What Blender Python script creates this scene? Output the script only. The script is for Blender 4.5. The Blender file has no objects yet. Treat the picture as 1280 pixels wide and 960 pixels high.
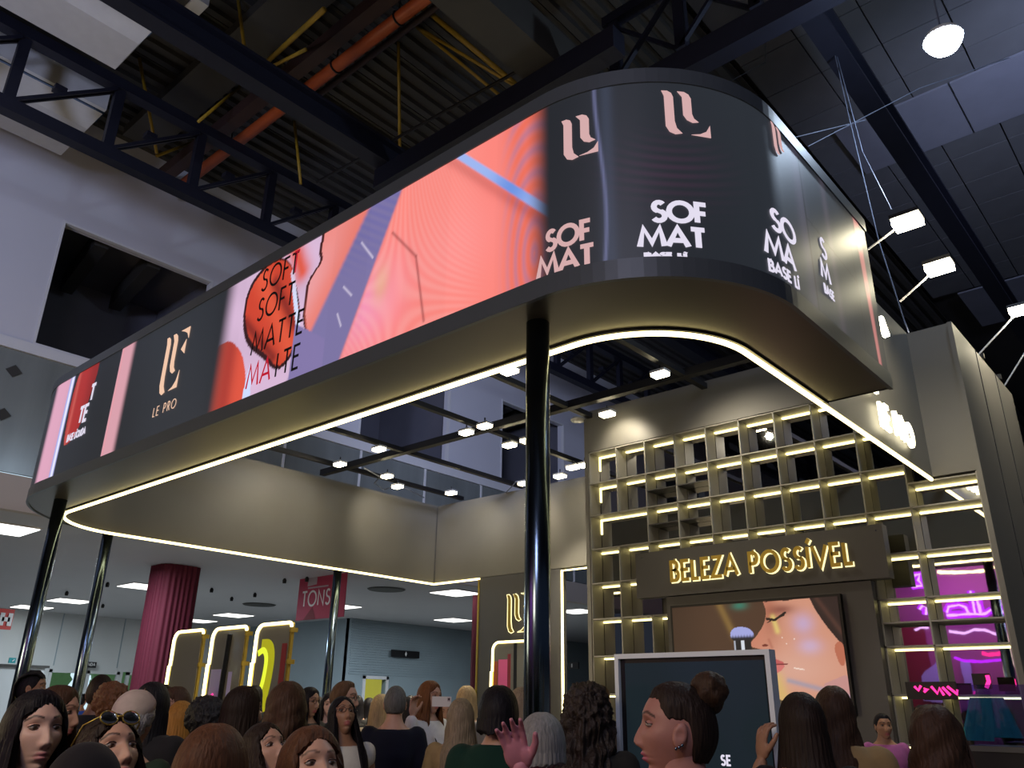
import bpy, bmesh, math, random
import numpy as np
from mathutils import Vector, Matrix, noise
random.seed(4); rng = np.random.RandomState(4)
SC = bpy.context.scene
COL = SC.collection
PI = math.pi

# ------------------------------------------------------------------ camera
def cam_axes(yaw, pitch, roll):
    cy, sy, cp, sp = math.cos(yaw), math.sin(yaw), math.cos(pitch), math.sin(pitch)
    f = Vector((-sy*cp, cy*cp, sp)); r = Vector((cy, sy, 0)); u = r.cross(f)
    return (math.cos(roll)*r + math.sin(roll)*u, -math.sin(roll)*r + math.cos(roll)*u, f)
CR, CU, CF = cam_axes(math.radians(41.566), math.radians(21.666), math.radians(.855))
FPX = 1014.0
EYE = Vector((0, 0, 1.65))
cam = bpy.data.objects.new('camera', bpy.data.cameras.new('camera'))
COL.objects.link(cam)
cam.matrix_world = Matrix(((CR.x, CU.x, -CF.x, EYE.x), (CR.y, CU.y, -CF.y, EYE.y), (CR.z, CU.z, -CF.z, EYE.z), (0, 0, 0, 1)))
cam.data.sensor_width = 36; cam.data.lens = FPX/1280*36; cam.data.clip_end = 300; cam.data.clip_start = .05
SC.camera = cam
def ray(u, v): return CR*((u-640)/FPX) + CU*(-(v-480)/FPX) + CF
def on(u, v, ax, val):
    """point of the world on the plane axis=val that the photograph shows at pixel u, v"""
    d = ray(u, v); return EYE + d*((val-EYE[ax])/d[ax])
def deep(u, v, d): return EYE + ray(u, v)*d

# ------------------------------------------------------------------ view, world
SC.view_settings.view_transform = 'Standard'; SC.view_settings.look = 'None'
SC.view_settings.exposure = 0.0; SC.view_settings.gamma = 1.0; SC.view_settings.use_curve_mapping = False
SC.cycles.use_denoising = True
SC.cycles.max_bounces = 6; SC.cycles.sample_clamp_indirect = 4
W = bpy.data.worlds.new('hall_air'); SC.world = W; W.use_nodes = True
W.node_tree.nodes['Background'].inputs[0].default_value = (.30, .36, .52, 1)
W.node_tree.nodes['Background'].inputs[1].default_value = .085

def light(kind, name, loc, target, energy, color, size=.2, spot=60, blend=.5, sizey=None, spread=None):
    L = bpy.data.lights.new(name, kind); L.energy = energy; L.color = color
    if kind == 'AREA':
        L.size = size
        if sizey: L.shape = 'RECTANGLE'; L.size_y = sizey
        if spread: L.spread = math.radians(spread)
    elif kind == 'SPOT': L.spot_size = math.radians(spot); L.spot_blend = blend; L.shadow_soft_size = size
    else: L.shadow_soft_size = size
    o = bpy.data.objects.new(name, L); COL.objects.link(o); o.location = loc
    o.rotation_euler = (Vector(target)-Vector(loc)).to_track_quat('-Z', 'Y').to_euler()
    return o
WARM = (1, .88, .66); COOL = (.60, .68, 1.0)
# added unseen fill spots that brighten the left wall and the roof
light('SPOT', 'hall_fill_light', (-7, -4, 7.5), (-17.3, 7, 10.0), 2300, COOL, .8, 75, 1.0)
light('SPOT', 'hall_fill_light', (-8, 8, 7.5), (-17.3, 20, 10), 2600, COOL, .8, 75, 1.0)
light('SPOT', 'hall_fill_light', (3, -5, 11), (4, 12, 14), 1500, (.75, .75, .85), .5, 100, .9)
light('AREA', 'aisle_fill_light', (1.5, -4, 8), (-4, 6, 2), 190, (.75, .74, 1.0), 2.5)  # unseen cool fill added for the kiosk frame and front crowd
light('AREA', 'stand_fill_light', (-2, -1.5, 3.6), (-4.5, 5, 3.0), 60, (1, .78, .5), 1.2)  # unseen warm fill added for the crowd
light('AREA', 'soffit_fill_light', (-11, -2.5, 2.6), (-10, 4, 4.2), 170, (1, .78, .45), 2.0)  # unseen upward fill added to warm the canopy underside
light('SPOT', 'hall_fill_light', (2, 12, 10), (-1, 24, 14), 2200, (.55, .62, .9), .5, 120, .9)  # unseen upward spot added to lighten the right-hand roof
# lamps among the mezzanine ceiling panels
for lx, ly in ((-20, 8), (-27, 12), (-33, 12), (-25, 19), (-22, 25)):
    light('AREA', 'ceiling_panel_light', (lx, ly, 4.85), (lx, ly, 0), 260, (.78, .9, 1), 1.2)

# ------------------------------------------------------------------ materials
def lin(r, g, b):
    return tuple(((c/255)/12.92 if c/255 <= .04045 else ((c/255+.055)/1.055)**2.4) for c in (r, g, b))
def mat(name, col, rough=.55, metal=0.0, var=.15, scale=6.0, bump=0.0, stretch=(1, 1, 1), emis=None, strength=0, coat=0, spec=.5, bscale=None):
    m = bpy.data.materials.new(name); m.use_nodes = True; nt = m.node_tree; b = nt.nodes['Principled BSDF']
    b.inputs['Roughness'].default_value = rough; b.inputs['Metallic'].default_value = metal
    b.inputs['Coat Weight'].default_value = coat; b.inputs['Specular IOR Level'].default_value = spec
    tc = nt.nodes.new('ShaderNodeTexCoord'); mp = nt.nodes.new('ShaderNodeMapping'); mp.inputs['Scale'].default_value = stretch
    nt.links.new(tc.outputs['Object'], mp.inputs[0])
    nz = nt.nodes.new('ShaderNodeTexNoise'); nz.inputs['Scale'].default_value = scale; nz.inputs['Detail'].default_value = 4
    nt.links.new(mp.outputs[0], nz.inputs['Vector'])
    rp = nt.nodes.new('ShaderNodeMix'); rp.data_type = 'RGBA'
    rp.inputs[6].default_value = (*[c*(1-var) for c in col[:3]], 1); rp.inputs[7].default_value = (*[min(1, c*(1+var)) for c in col[:3]], 1)
    nt.links.new(nz.outputs['Fac'], rp.inputs[0]); nt.links.new(rp.outputs[2], b.inputs['Base Color'])
    if bump:
        n2 = nz
        if bscale:
            n2 = nt.nodes.new('ShaderNodeTexNoise'); n2.inputs['Scale'].default_value = bscale; n2.inputs['Detail'].default_value = 3
            nt.links.new(mp.outputs[0], n2.inputs['Vector'])
        bp = nt.nodes.new('ShaderNodeBump'); bp.inputs['Strength'].default_value = bump; bp.inputs['Distance'].default_value = .01
        nt.links.new(n2.outputs['Fac'], bp.inputs['Height']); nt.links.new(bp.outputs[0], b.inputs['Normal'])
    if emis:
        b.inputs['Emission Color'].default_value = (*emis, 1); b.inputs['Emission Strength'].default_value = strength
    return m
def objmat(name, rough, bump, stretch, scale, sheen=0, attr=False, spec=.5, var=.35, sss=0):
    """the colour comes from the object, fine relief from noise; attr mixes in the painted features"""
    m = bpy.data.materials.new(name); m.use_nodes = True; nt = m.node_tree; b = nt.nodes['Principled BSDF']
    b.inputs['Roughness'].default_value = rough; b.inputs['Sheen Weight'].default_value = sheen; b.inputs['Specular IOR Level'].default_value = spec
    oi = nt.nodes.new('ShaderNodeObjectInfo'); tc = nt.nodes.new('ShaderNodeTexCoord'); mp = nt.nodes.new('ShaderNodeMapping')
    mp.inputs['Scale'].default_value = stretch; nt.links.new(tc.outputs['Object'], mp.inputs[0])
    nz = nt.nodes.new('ShaderNodeTexNoise'); nz.inputs['Scale'].default_value = scale; nz.inputs['Detail'].default_value = 4
    nt.links.new(mp.outputs[0], nz.inputs['Vector'])
    mr = nt.nodes.new('ShaderNodeMapRange'); mr.inputs[3].default_value = 1-var; mr.inputs[4].default_value = 1+var
    nt.links.new(nz.outputs['Fac'], mr.inputs[0])
    mx = nt.nodes.new('ShaderNodeVectorMath'); mx.operation = 'SCALE'
    nt.links.new(oi.outputs['Color'], mx.inputs[0]); nt.links.new(mr.outputs[0], mx.inputs['Scale'])
    out = mx.outputs[0]
    if attr:
        at = nt.nodes.new('ShaderNodeAttribute'); at.attribute_name = 'Col'
        mm = nt.nodes.new('ShaderNodeMix'); mm.data_type = 'RGBA'
        nt.links.new(at.outputs['Alpha'], mm.inputs[0]); nt.links.new(out, mm.inputs[6]); nt.links.new(at.outputs['Color'], mm.inputs[7]); out = mm.outputs[2]
    nt.links.new(out, b.inputs['Base Color'])
    if bump:
        bp = nt.nodes.new('ShaderNodeBump'); bp.inputs['Strength'].default_value = bump; bp.inputs['Distance'].default_value = .006
        nt.links.new(nz.outputs['Fac'], bp.inputs['Height']); nt.links.new(bp.outputs[0], b.inputs['Normal'])
    if sss: b.inputs['Subsurface Weight'].default_value = sss; b.inputs['Subsurface Radius'].default_value = (.01, .004, .002); b.inputs['Subsurface Scale'].default_value = .3
    return m
def glow(name, col, s, var=.0):
    m = bpy.data.materials.new(name); m.use_nodes = True; nt = m.node_tree; nt.nodes.clear()
    e = nt.nodes.new('ShaderNodeEmission'); o = nt.nodes.new('ShaderNodeOutputMaterial')
    e.inputs[0].default_value = (*col, 1); e.inputs[1].default_value = s; nt.links.new(e.outputs[0], o.inputs[0]); return m
def screenmat(name, strength=1.0):
    """LED or LCD picture: the colour attribute of the pixels is emitted, behind a satin front"""
    m = bpy.data.materials.new(name); m.use_nodes = True; nt = m.node_tree; b = nt.nodes['Principled BSDF']
    b.inputs['Base Color'].default_value = (.012, .013, .016, 1); b.inputs['Roughness'].default_value = .46
    at = nt.nodes.new('ShaderNodeAttribute'); at.attribute_name = 'Col'
    nt.links.new(at.outputs['Color'], b.inputs['Emission Color']); b.inputs['Emission Strength'].default_value = strength
    m.cycles.emission_sampling = 'NONE'
    return m
M = {}
M['panel'] = mat('taupe_panel_paint', (.135, .130, .118), .5, 0, .06, 3)
M['panel_dark'] = mat('graphite_panel_paint', (.072, .071, .074), .45, 0, .08, 3)
M['soffit'] = mat('soffit_satin_metal', (.070, .062, .046), .36, .3, .12, 1.2, .02)
M['trim'] = mat('canopy_trim_paint', (.07, .085, .10), .4, .1, .08, 3)
M['chrome'] = mat('polished_steel', (.16, .22, .30), .20, 1.0, .05, 2)
M['tube'] = glow('led_tube_warm', (1, .82, .36), 5.5)
M['shelftube'] = glow('led_bar_warm', (1, .83, .32), 5.0)
M['lattice'] = mat('lattice_board_laminate', (.27, .26, .235), .5, 0, .08, 5)
M['lattice_dark'] = mat('lattice_back_laminate', (.05, .05, .052), .45, 0, .08, 5)
M['gold'] = mat('brushed_gold', (.50, .36, .07), .42, .8, .1, 30)
M['halo'] = glow('letter_halo', (1, .86, .42), 1.6)
M['white_glow'] = glow('neon_white', (1, .9, .6), 6)
M['spot_face'] = glow('spot_lens', (1, .86, .55), 22)
M['lamp_face'] = glow('flood_lens', (1, .9, .62), 40)
M['bay_face'] = glow('highbay_lens', (.75, .87, 1), 45)
M['panel_lamp'] = glow('ceiling_panel_lens', (1, .99, .93), 3.0)
M['black'] = mat('black_powder_coat', (.008, .008, .010), .45, .2, .2, 8)
M['truss'] = mat('blue_black_steel_paint', (.010, .011, .022), .5, .3, .25, 5)
M['girder'] = mat('grey_brown_girder_paint', (.040, .038, .034), .6, .1, .2, 3)
M['deck'] = mat('galvanised_deck', (.050, .047, .044), .6, .2, .25, 2, .05)
M['tile'] = mat('hazed_roof_tile', (.10, .105, .12), .8, 0, .2, 1.5)  # blue-grey lightened, the haze put into the tile colour
M['deckpale'] = mat('pale_insulation_board', (.16, .17, .22), .8, 0, .15, 1.5)
M['orange'] = mat('orange_pipe_paint', (.36, .07, .015), .45, 0, .2, 5)
M['yellow'] = mat('yellow_brace_paint', (.30, .19, .012), .5, 0, .2, 6)
M['brown'] = mat('rust_brown_paint', (.03, .013, .010), .6, 0, .3, 5)
M['white_wall'] = mat('lilac_white_wall_paint', (.60, .60, .66), .75, 0, .05, .6)
M['ledge'] = mat('white_ledge_paint', (.66, .66, .68), .6, 0, .05, 2)
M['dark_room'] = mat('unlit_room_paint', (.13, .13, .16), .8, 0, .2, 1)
M['film'] = mat('clouded_glass_film', (.22, .24, .23), .22, .15, .35, .7, .12, (1, 3, .3))
M['beige'] = mat('beige_plaster', (.50, .44, .38), .75, 0, .05, 1)
M['ceiling'] = mat('ceiling_plaster', (.52, .52, .53), .8, 0, .04, .8)
M['hallwall'] = mat('pale_grey_partition', (.50, .52, .52), .65, 0, .05, .7)
M['bluewall'] = mat('blue_grey_partition', (.27, .34, .38), .6, 0, .08, 1)
M['floor'] = mat('dark_carpet_tile', (.24, .23, .22), .9, 0, .3, 30, .2)
M['curtain'] = mat('crimson_curtain', (.11, .006, .022), .8, 0, .25, 10, .1, (8, 8, .5))
M['mirror'] = mat('olive_toned_mirror', (.34, .335, .30), .10, .5, .02, 1)  # grey-olive reflections put into a diffuse colour
M['backmirror'] = mat('tinted_mirror_film', (.62, .62, .62), .02, 1.0, .03, 1, .03, bscale=2.5)
M['glass'] = mat('smoked_glass', (.03, .035, .04), .05, 0, .02, 1)
M['whiteplastic'] = mat('pale_blue_white_frame', (.80, .90, .95), .35, 0, .05, 5)
M['hangwhite'] = mat('white_enamel', (.55, .55, .55), .4, .1, .1, 5)
M['red'] = mat('red_sign_vinyl', (.55, .05, .04), .5, 0, .05, 3)
M['rose'] = mat('rose_banner_vinyl', (.42, .03, .08), .55, 0, .1, 2)
M['print_white'] = mat('white_print', (.75, .75, .75), .5, 0, .03, 5)
M['print_grey'] = mat('grey_print', (.45, .38, .42), .5, 0, .03, 5)
M['teal'] = mat('teal_cloth', (.02, .26, .28), .7, 0, .25, 14, .2)
M['pinkreflect'] = mat('pink_reflection_tone', (.75, .12, .33), .5, 0, .1, 2)
M['mauve'] = mat('mauve_wall_paint', (.36, .12, .24), .6, 0, .1, 1)
M['maroon'] = mat('maroon_partition', (.22, .02, .035), .6, 0, .1, 1)
M['lav'] = mat('lavender_panel', (.45, .42, .80), .5, 0, .1, 1)
M['acid'] = mat('acid_yellow_panel', (.60, .62, .02), .5, 0, .1, 1, emis=(.75, .8, .02), strength=.25)
M['acid_glow'] = glow('acid_yellow_light', (.85, .95, .05), 1.0)
M['violet_glow'] = glow('violet_neon', (.50, .02, 1.0), 1.9)
M['pink_glow'] = glow('pink_neon', (1.0, .03, .25), 2.2)
M['lilac_glow'] = glow('lilac_neon', (.85, .45, 1.0), 2.0)
M['screen'] = screenmat('led_wall_picture', 1.0)
M['tv'] = screenmat('tv_picture', .9)
M['text_white'] = glow('led_text_white', lin(228, 222, 240), 1.0)
M['text_black'] = mat('led_text_unlit', (.004, .004, .006), .4)
M['text_red'] = glow('led_text_red', lin(190, 30, 50), 1.0)
M['text_peach'] = glow('led_logo_peach', lin(243, 200, 172), 1.0)
M['text_rose'] = glow('led_logo_rose', lin(214, 172, 172), 1.0)
M['sky'] = glow('daylight', (.62, .82, .95), 1.1)
M['leaf'] = mat('outdoor_leaves', (.10, .22, .08), .7, 0, .5, 3, emis=(.10, .22, .10), strength=.35)  # emission stands in for daylight on the leaves
M['yellowroom'] = mat('lit_yellow_room', (.55, .52, .12), .6, 0, .1, 2, emis=(.5, .48, .08), strength=.5)  # wall glows itself in place of the room's lighting
M['cable'] = mat('pale_steel_cable', (.14, .16, .22), .4, .3, .05, 3)
M['skin'] = objmat('skin', .5, .04, (1, 1, 1), 60, 0, True, .4, .06, .06)
M['hair'] = objmat('hair_strands', .52, .9, (110, 110, 5), 1.0, 0, False, .16, .6)
M['curl'] = objmat('curly_hair', .5, 1.0, (1, 1, 1), 120, 0, False, .4, .7)
M['cloth'] = objmat('woven_cloth', .85, .35, (1, 1, 1), 22, .04, False, .2, .18)
M['silverlens'] = mat('silver_lens', (.55, .52, .50), .15, 1.0, .02, 1)
M['lens'] = mat('dark_lens', (.02, .02, .03), .08, 0, .02, 1)

# ------------------------------------------------------------------ mesh helpers
class MB:
    def __init__(s): s.v = []; s.f = []; s.m = []
    def add(s, vs, fs, m=0):
        n = len(s.v); s.v += [tuple(p) for p in vs]; s.f += [tuple(i+n for i in f) for f in fs]; s.m += [m]*len(fs)
    def box(s, x0, x1, y0, y1, z0, z1, m=0):
        x0, x1 = min(x0, x1), max(x0, x1); y0, y1 = min(y0, y1), max(y0, y1); z0, z1 = min(z0, z1), max(z0, z1)
        s.add([(x, y, z) for z in (z0, z1) for x, y in ((x0, y0), (x1, y0), (x1, y1), (x0, y1))],
              [(3, 2, 1, 0), (4, 5, 6, 7), (0, 1, 5, 4), (1, 2, 6, 5), (2, 3, 7, 6), (3, 0, 4, 7)], m); return s
    def sq(s, a, b, w, h, m=0, up=(0, 0, 1)):
        a, b = Vector(a), Vector(b); d = (b-a).normalized(); up = Vector(up)
        if abs(d.dot(up)) > .98: up = Vector((1, 0, 0))
        x = d.cross(up).normalized()*w/2; y = x.cross(d).normalized()*h/2
        s.add([p+i*x+j*y for p in (a, b) for i, j in ((-1, -1), (1, -1), (1, 1), (-1, 1))],
              [(3, 2, 1, 0), (4, 5, 6, 7), (0, 1, 5, 4), (1, 2, 6, 5), (2, 3, 7, 6), (3, 0, 4, 7)], m); return s
    def tube(s, pts, r, n=8, m=0, cap=True, closed=False):
        pts = [Vector(p) for p in pts]; rs = r if isinstance(r, (list, tuple)) else [r]*len(pts); vs = []; prev = None
        N = len(pts)
        for i, p in enumerate(pts):
            q0 = pts[(i-1) % N] if (i or closed) else p; q1 = pts[(i+1) % N] if (i < N-1 or closed) else p
            d = (q1-q0).normalized()
            x = prev if prev else (Vector((0, 0, 1)) if abs(d.z) < .9 else Vector((1, 0, 0)))
            x = (x-d*x.dot(d)).normalized(); prev = x; y = d.cross(x)
            vs += [p+(x*math.cos(2*PI*k/n)+y*math.sin(2*PI*k/n))*rs[i] for k in range(n)]
        fs = [(i*n+k, i*n+(k+1) % n, (i+1)*n+(k+1) % n, (i+1)*n+k) for i in range(N-1) for k in range(n)]
        if closed: fs += [((N-1)*n+k, (N-1)*n+(k+1) % n, (k+1) % n, k) for k in range(n)]
        elif cap: fs += [tuple(range(n-1, -1, -1)), tuple((N-1)*n+k for k in range(n))]
        s.add(vs, fs, m); return s
    def lathe(s, c, prof, n=20, m=0):
        c = Vector(c); vs = []
        for r, z in prof: vs += [c+Vector((r*math.cos(2*PI*k/n), r*math.sin(2*PI*k/n), z)) for k in range(n)]
        fs = [(i*n+k, i*n+(k+1) % n, (i+1)*n+(k+1) % n, (i+1)*n+k) for i in range(len(prof)-1) for k in range(n)]
        fs += [tuple(range(n-1, -1, -1)), tuple((len(prof)-1)*n+k for k in range(n))]
        s.add(vs, fs, m); return s
    def ell(s, c, rx, ry, rz, nu=16, nv=10, m=0, f=None):
        vs = []; c = Vector(c)
        for j in range(nv+1):
            th = PI*j/nv
            for i in range(nu):
                ph = 2*PI*i/nu; p = Vector((rx*math.sin(th)*math.cos(ph), ry*math.sin(th)*math.sin(ph), rz*math.cos(th)))
                if f: p = f(p)
                vs.append(c+p)
        s.add(vs, [(j*nu+i, (j+1)*nu+i, (j+1)*nu+(i+1) % nu, j*nu+(i+1) % nu) for j in range(nv) for i in range(nu)], m); return s
    def prism(s, poly, fn, d, m=0):
        """flat outline pushed from depth 0 to d through fn(x, y, depth)"""
        n = len(poly)
        s.add([fn(x, y, 0) for x, y in poly]+[fn(x, y, d) for x, y in poly],
              [tuple(range(n)), tuple(range(2*n-1, n-1, -1))]+[(i, i+n, (i+1) % n+n, (i+1) % n) for i in range(n)], m); return s
    def build(s, name, mats, parent=None, smooth=False, cols=None, world=True, fix=False):
        me = bpy.data.meshes.new(name); V = np.array(s.v, dtype=float)
        o = bpy.data.objects.new(name, me); COL.objects.link(o)
        if parent is not None:
            if world: V = V-np.array(origin(parent))
            o.parent = parent
        elif world:
            c = (V.max(0)+V.min(0))/2; c[2] = V[:, 2].min(); V = V-c; o.location = c
        me.from_pydata([tuple(p) for p in V], [], s.f)
        for x in (mats if isinstance(mats, (list, tuple)) else [mats]): me.materials.append(x)
        if any(s.m): me.polygons.foreach_set('material_index', s.m)
        if smooth: me.polygons.foreach_set('use_smooth', [True]*len(s.f))
        if cols is not None:
            a = me.color_attributes.new('Col', 'FLOAT_COLOR', 'POINT'); a.data.foreach_set('color', np.asarray(cols, dtype=np.float32).ravel())
        if fix:
            bm = bmesh.new(); bm.from_mesh(me); bmesh.ops.recalc_face_normals(bm, faces=bm.faces); bm.to_mesh(me); bm.free()
        me.update(); return o
def origin(o):
    p = Vector(o.location)
    while o.parent: o = o.parent; p += Vector(o.location)
    return p
def tag(o, label=None, cat=None, group=None, kind=None):
    if label: o['label'] = label
    if cat: o['category'] = cat
    if group: o['group'] = group
    if kind: o['kind'] = kind
    return o
def thing(name, label, cat, loc, group=None):
    o = bpy.data.objects.new(name, None); COL.objects.link(o); o.location = loc; o.empty_display_size = .1
    return tag(o, label, cat, group)
def struct(mb, name, m, parent=None, smooth=False):
    o = mb.build(name, m, parent, smooth)
    if parent is None: o['kind'] = 'structure'
    return o
def inst(src, parent, loc):
    o = src.copy(); COL.objects.link(o); o.parent = parent; o.location = loc; return o

# stroke letters ---------------------------------------------------------------
def arc(cx, cy, rx, ry, a0, a1, n=9):
    return [(cx+rx*math.cos(math.radians(a0+(a1-a0)*i/n)), cy+ry*math.sin(math.radians(a0+(a1-a0)*i/n))) for i in range(n+1)]
G = {
 'A': (.80, [[(0, 0), (.40, 1), (.80, 0)], [(.14, .32), (.66, .32)]]),
 'B': (.55, [[(.05, .54)]+[(.3, .54)]+arc(.3, .27, .23, .27, 90, -90)+[(.05, 0), (.05, 1), (.27, 1)]+arc(.27, .77, .19, .23, 90, -90)+[(.05, .54)]]),
 'C': (.75, [arc(.42, .5, .4, .5, 45, 315, 16)]),
 'D': (.72, [[(.05, 0), (.05, 1), (.25, 1)]+arc(.25, .5, .43, .5, 90, -90, 12)+[(.05, 0)]]),
 'E': (.50, [[(.48, 1), (.05, 1), (.05, 0), (.48, 0)], [(.05, .53), (.44, .53)]]),
 'F': (.48, [[(.46, 1), (.05, 1), (.05, 0)], [(.05, .50), (.42, .50)]]),
 'H': (.70, [[(.05, 0), (.05, 1)], [(.65, 0), (.65, 1)], [(.05, .5), (.65, .5)]]),
 'I': (.12, [[(.06, 0), (.06, 1)]]),
 'Í': (.14, [[(.07, 0), (.07, 1)], [(.06, 1.16), (.22, 1.38)]]),
 'L': (.44, [[(.05, 1), (.05, 0), (.42, 0)]]),
 'M': (.95, [[(0, 0), (.16, 1), (.47, .18), (.79, 1), (.95, 0)]]),
 'N': (.75, [[(.05, 0), (.05, 1), (.70, 0), (.70, 1)]]),
 'O': (1.0, [arc(.5, .5, .48, .5, 90, 450, 22)]),
 'P': (.55, [[(.05, 0), (.05, 1), (.27, 1)]+arc(.27, .73, .23, .27, 90, -90)+[(.05, .46)]]),
 'Q': (1.0, [arc(.5, .5, .48, .5, 90, 450, 22), [(.6, .25), (.95, -.05)]]),
 'R': (.55, [[(.05, 0), (.05, 1), (.27, 1)]+arc(.27, .75, .21, .25, 90, -90)+[(.05, .50)], [(.25, .5), (.52, 0)]]),
 'S': (.52, [arc(.27, .76, .20, .24, 35, 270, 10)+arc(.26, .26, .24, .26, 90, -150, 10)]),
 'T': (.56, [[(0, 1), (.56, 1)], [(.28, 1), (.28, 0)]]),
 'U': (.65, [[(.05, 1), (.05, .35)]+arc(.32, .33, .27, .33, 180, 360)+[(.60, 1)]]),
 'V': (.76, [[(0, 1), (.38, 0), (.76, 1)]]),
 'Z': (.60, [[(.02, 1), (.56, 1), (0, 0), (.60, 0)]]),
 ' ': (.35, []),
}
def strokes(text, h, gap=.16):
    """list per letter of polylines, x to the right, and the total width"""
    x = 0; out = []
    for ch in text:
        w, pl = G[ch]; out.append([[((x+a)*h, b*h) for a, b in p] for p in pl]); x += w+gap
    return out, (x-gap)*h
def ribbon(pl, w):
    """outline quads of a polyline of width w, mitred"""
    L = []; R = []; n = len(pl)
    closed = math.dist(pl[0], pl[-1]) < 1e-6
    for i, (x, y) in enumerate(pl):
        def dr(a, b): d = math.dist(a, b) or 1; return ((b[0]-a[0])/d, (b[1]-a[1])/d)
        d0 = dr(pl[i-1], pl[i]) if i else (dr(pl[-2], pl[-1]) if closed else None)
        d1 = dr(pl[i], pl[i+1]) if i < n-1 else (dr(pl[0], pl[1]) if closed else None)
        d0 = d0 or d1; d1 = d1 or d0
        nx, ny = -(d0[1]+d1[1]), d0[0]+d1[0]; q = math.hypot(nx, ny) or 1; nx /= q; ny /= q
        k = min(1.9, 1/max(.3, nx*-d0[1]+ny*d0[0])); s = w/2*k
        L.append((x+nx*s, y+ny*s)); R.append((x-nx*s, y-ny*s))
    return L, R
def letters(mb, text, h, w, fn, depth, gap=.16, x0=0, y0=0, shear=0, m=0, clip=None):
    ls, tot = strokes(text, h, gap)
    for l in ls:
        for pl in l:
            if clip: pl = [p for p in pl if clip(p[0]+x0, p[1]+y0)]
            if len(pl) < 2: continue
            L, R = ribbon(pl, w); n = len(L)
            P = [(x+x0+shear*y, y+y0) for x, y in L+R]
            vs = [fn(x, y, 0) for x, y in P]+[fn(x, y, depth) for x, y in P]
            fs = []
            for i in range(n-1):
                a, b, c, d = i, i+1, n+i+1, n+i; k = 2*n
                fs += [(a, b, c, d), (d+k, c+k, b+k, a+k), (a, a+k, b+k, b), (d, c, c+k, d+k)]
            fs += [(0, n, 3*n, 2*n), (n-1, 3*n-1, 4*n-1, 2*n-1)]
            mb.add(vs, fs, m)
    return tot
LOGO = [[(0, 1), (.10, 1), (.17, .95), (.20, .86), (.20, .30), (.23, .14), (.32, .03), (.20, 0), (.10, .05), (.04, .18), (.04, .88)],
        [(.28, 1), (.40, 1), (.48, .95), (.52, .86), (.52, .50), (.55, .40), (.63, .33), (.52, .30), (.42, .35), (.36, .46), (.36, .88)],
        [(.62, 1), (1, 1), (1, .80), (.92, .90), (.80, .95)], [(.74, .66), (.92, .80), (.92, .56)],
        [(.48, .02), (.84, .02), (.84, .30), (.76, .14), (.64, .06)]]

# ================================================================== SETTING
s = MB().box(-46, 22, -32, 60, -.1, 0); struct(s, 'floor', M['floor'])
# left hall wall above the mezzanine, with its window openings
XW = -17.3
wins = [(-22, -18), (-12, -8), (-3.4, .2), (4.8, 8.34), (13.15, 16.62), (19.0, 22.42), (27.5, 31)]
s = MB(); y = -32
for a, b in wins:
    s.box(XW-.3, XW, y, a, 8.35, 13.9); s.box(XW-.3, XW, a, b, 11.3, 13.9); y = b
s.box(XW-.3, XW, y, 60, 8.35, 13.9)
wl = struct(s, 'wall_left', M['white_wall'])
s = MB().box(XW-.32, XW+.06, -32, 60, 8.13, 8.35); struct(s, 'trim_1', M['ledge'])
for i, (a, b) in enumerate(wins[3:6]):
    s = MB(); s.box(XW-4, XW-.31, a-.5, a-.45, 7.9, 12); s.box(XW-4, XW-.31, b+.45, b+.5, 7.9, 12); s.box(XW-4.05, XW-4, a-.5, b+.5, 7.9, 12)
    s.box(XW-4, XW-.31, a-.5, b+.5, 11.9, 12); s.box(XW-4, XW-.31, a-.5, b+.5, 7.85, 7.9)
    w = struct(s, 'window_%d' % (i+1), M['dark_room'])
    f = MB(); t = .05
    for q in ((a, b, 11.25, 11.3), (a, b, 8.35, 8.40), (a, a+t, 8.4, 11.25), (b-t, b, 8.4, 11.25)): f.box(XW-.1, XW+.015, *q)
    f.build('window_frame', M['ledge'], w)
    for k in range(3):
        g = MB().sq((XW-3.6, a+.2+k*1.25, 11.6), (XW-.6, a-.2+k*1.25, 11.6), .3, .5); g.build('ceiling_beam', M['girder'], w)
# clouded glass balustrade band under the ledge
gl = thing('glass_band', 'band of clouded glass panels under the white ledge, left hall wall', 'glazing', (XW, 10, 5.67))
for k in range(22):
    y = -5.9+k*2.4
    MB().box(XW-.06, XW, y+.03, y+2.37, 5.7, 8.12).build('glass_panel', M['film'], gl)
    MB().box(XW-.05, XW+.03, y-.03, y+.03, 5.68, 8.13).build('mullion', M['ledge'], gl)
for (u, v) in ((17, 464), (3, 518)):
    p = on(u, v, 0, XW); MB().prism([(0, .13), (.15, 0), (0, -.13), (-.15, 0)], lambda x, y, d, p=p: (p.x+.01+d, p.y+x, p.z+y), .02).build('diamond_sticker', M['girder'], gl)
s = MB().box(XW-.2, XW+.02, -32, 60, 5.0, 5.67); struct(s, 'trim_2', M['beige'])
s = MB().box(-46, XW-.2, -6, 60, 5.0, 5.6); struct(s, 'ceiling', M['ceiling'])
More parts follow.
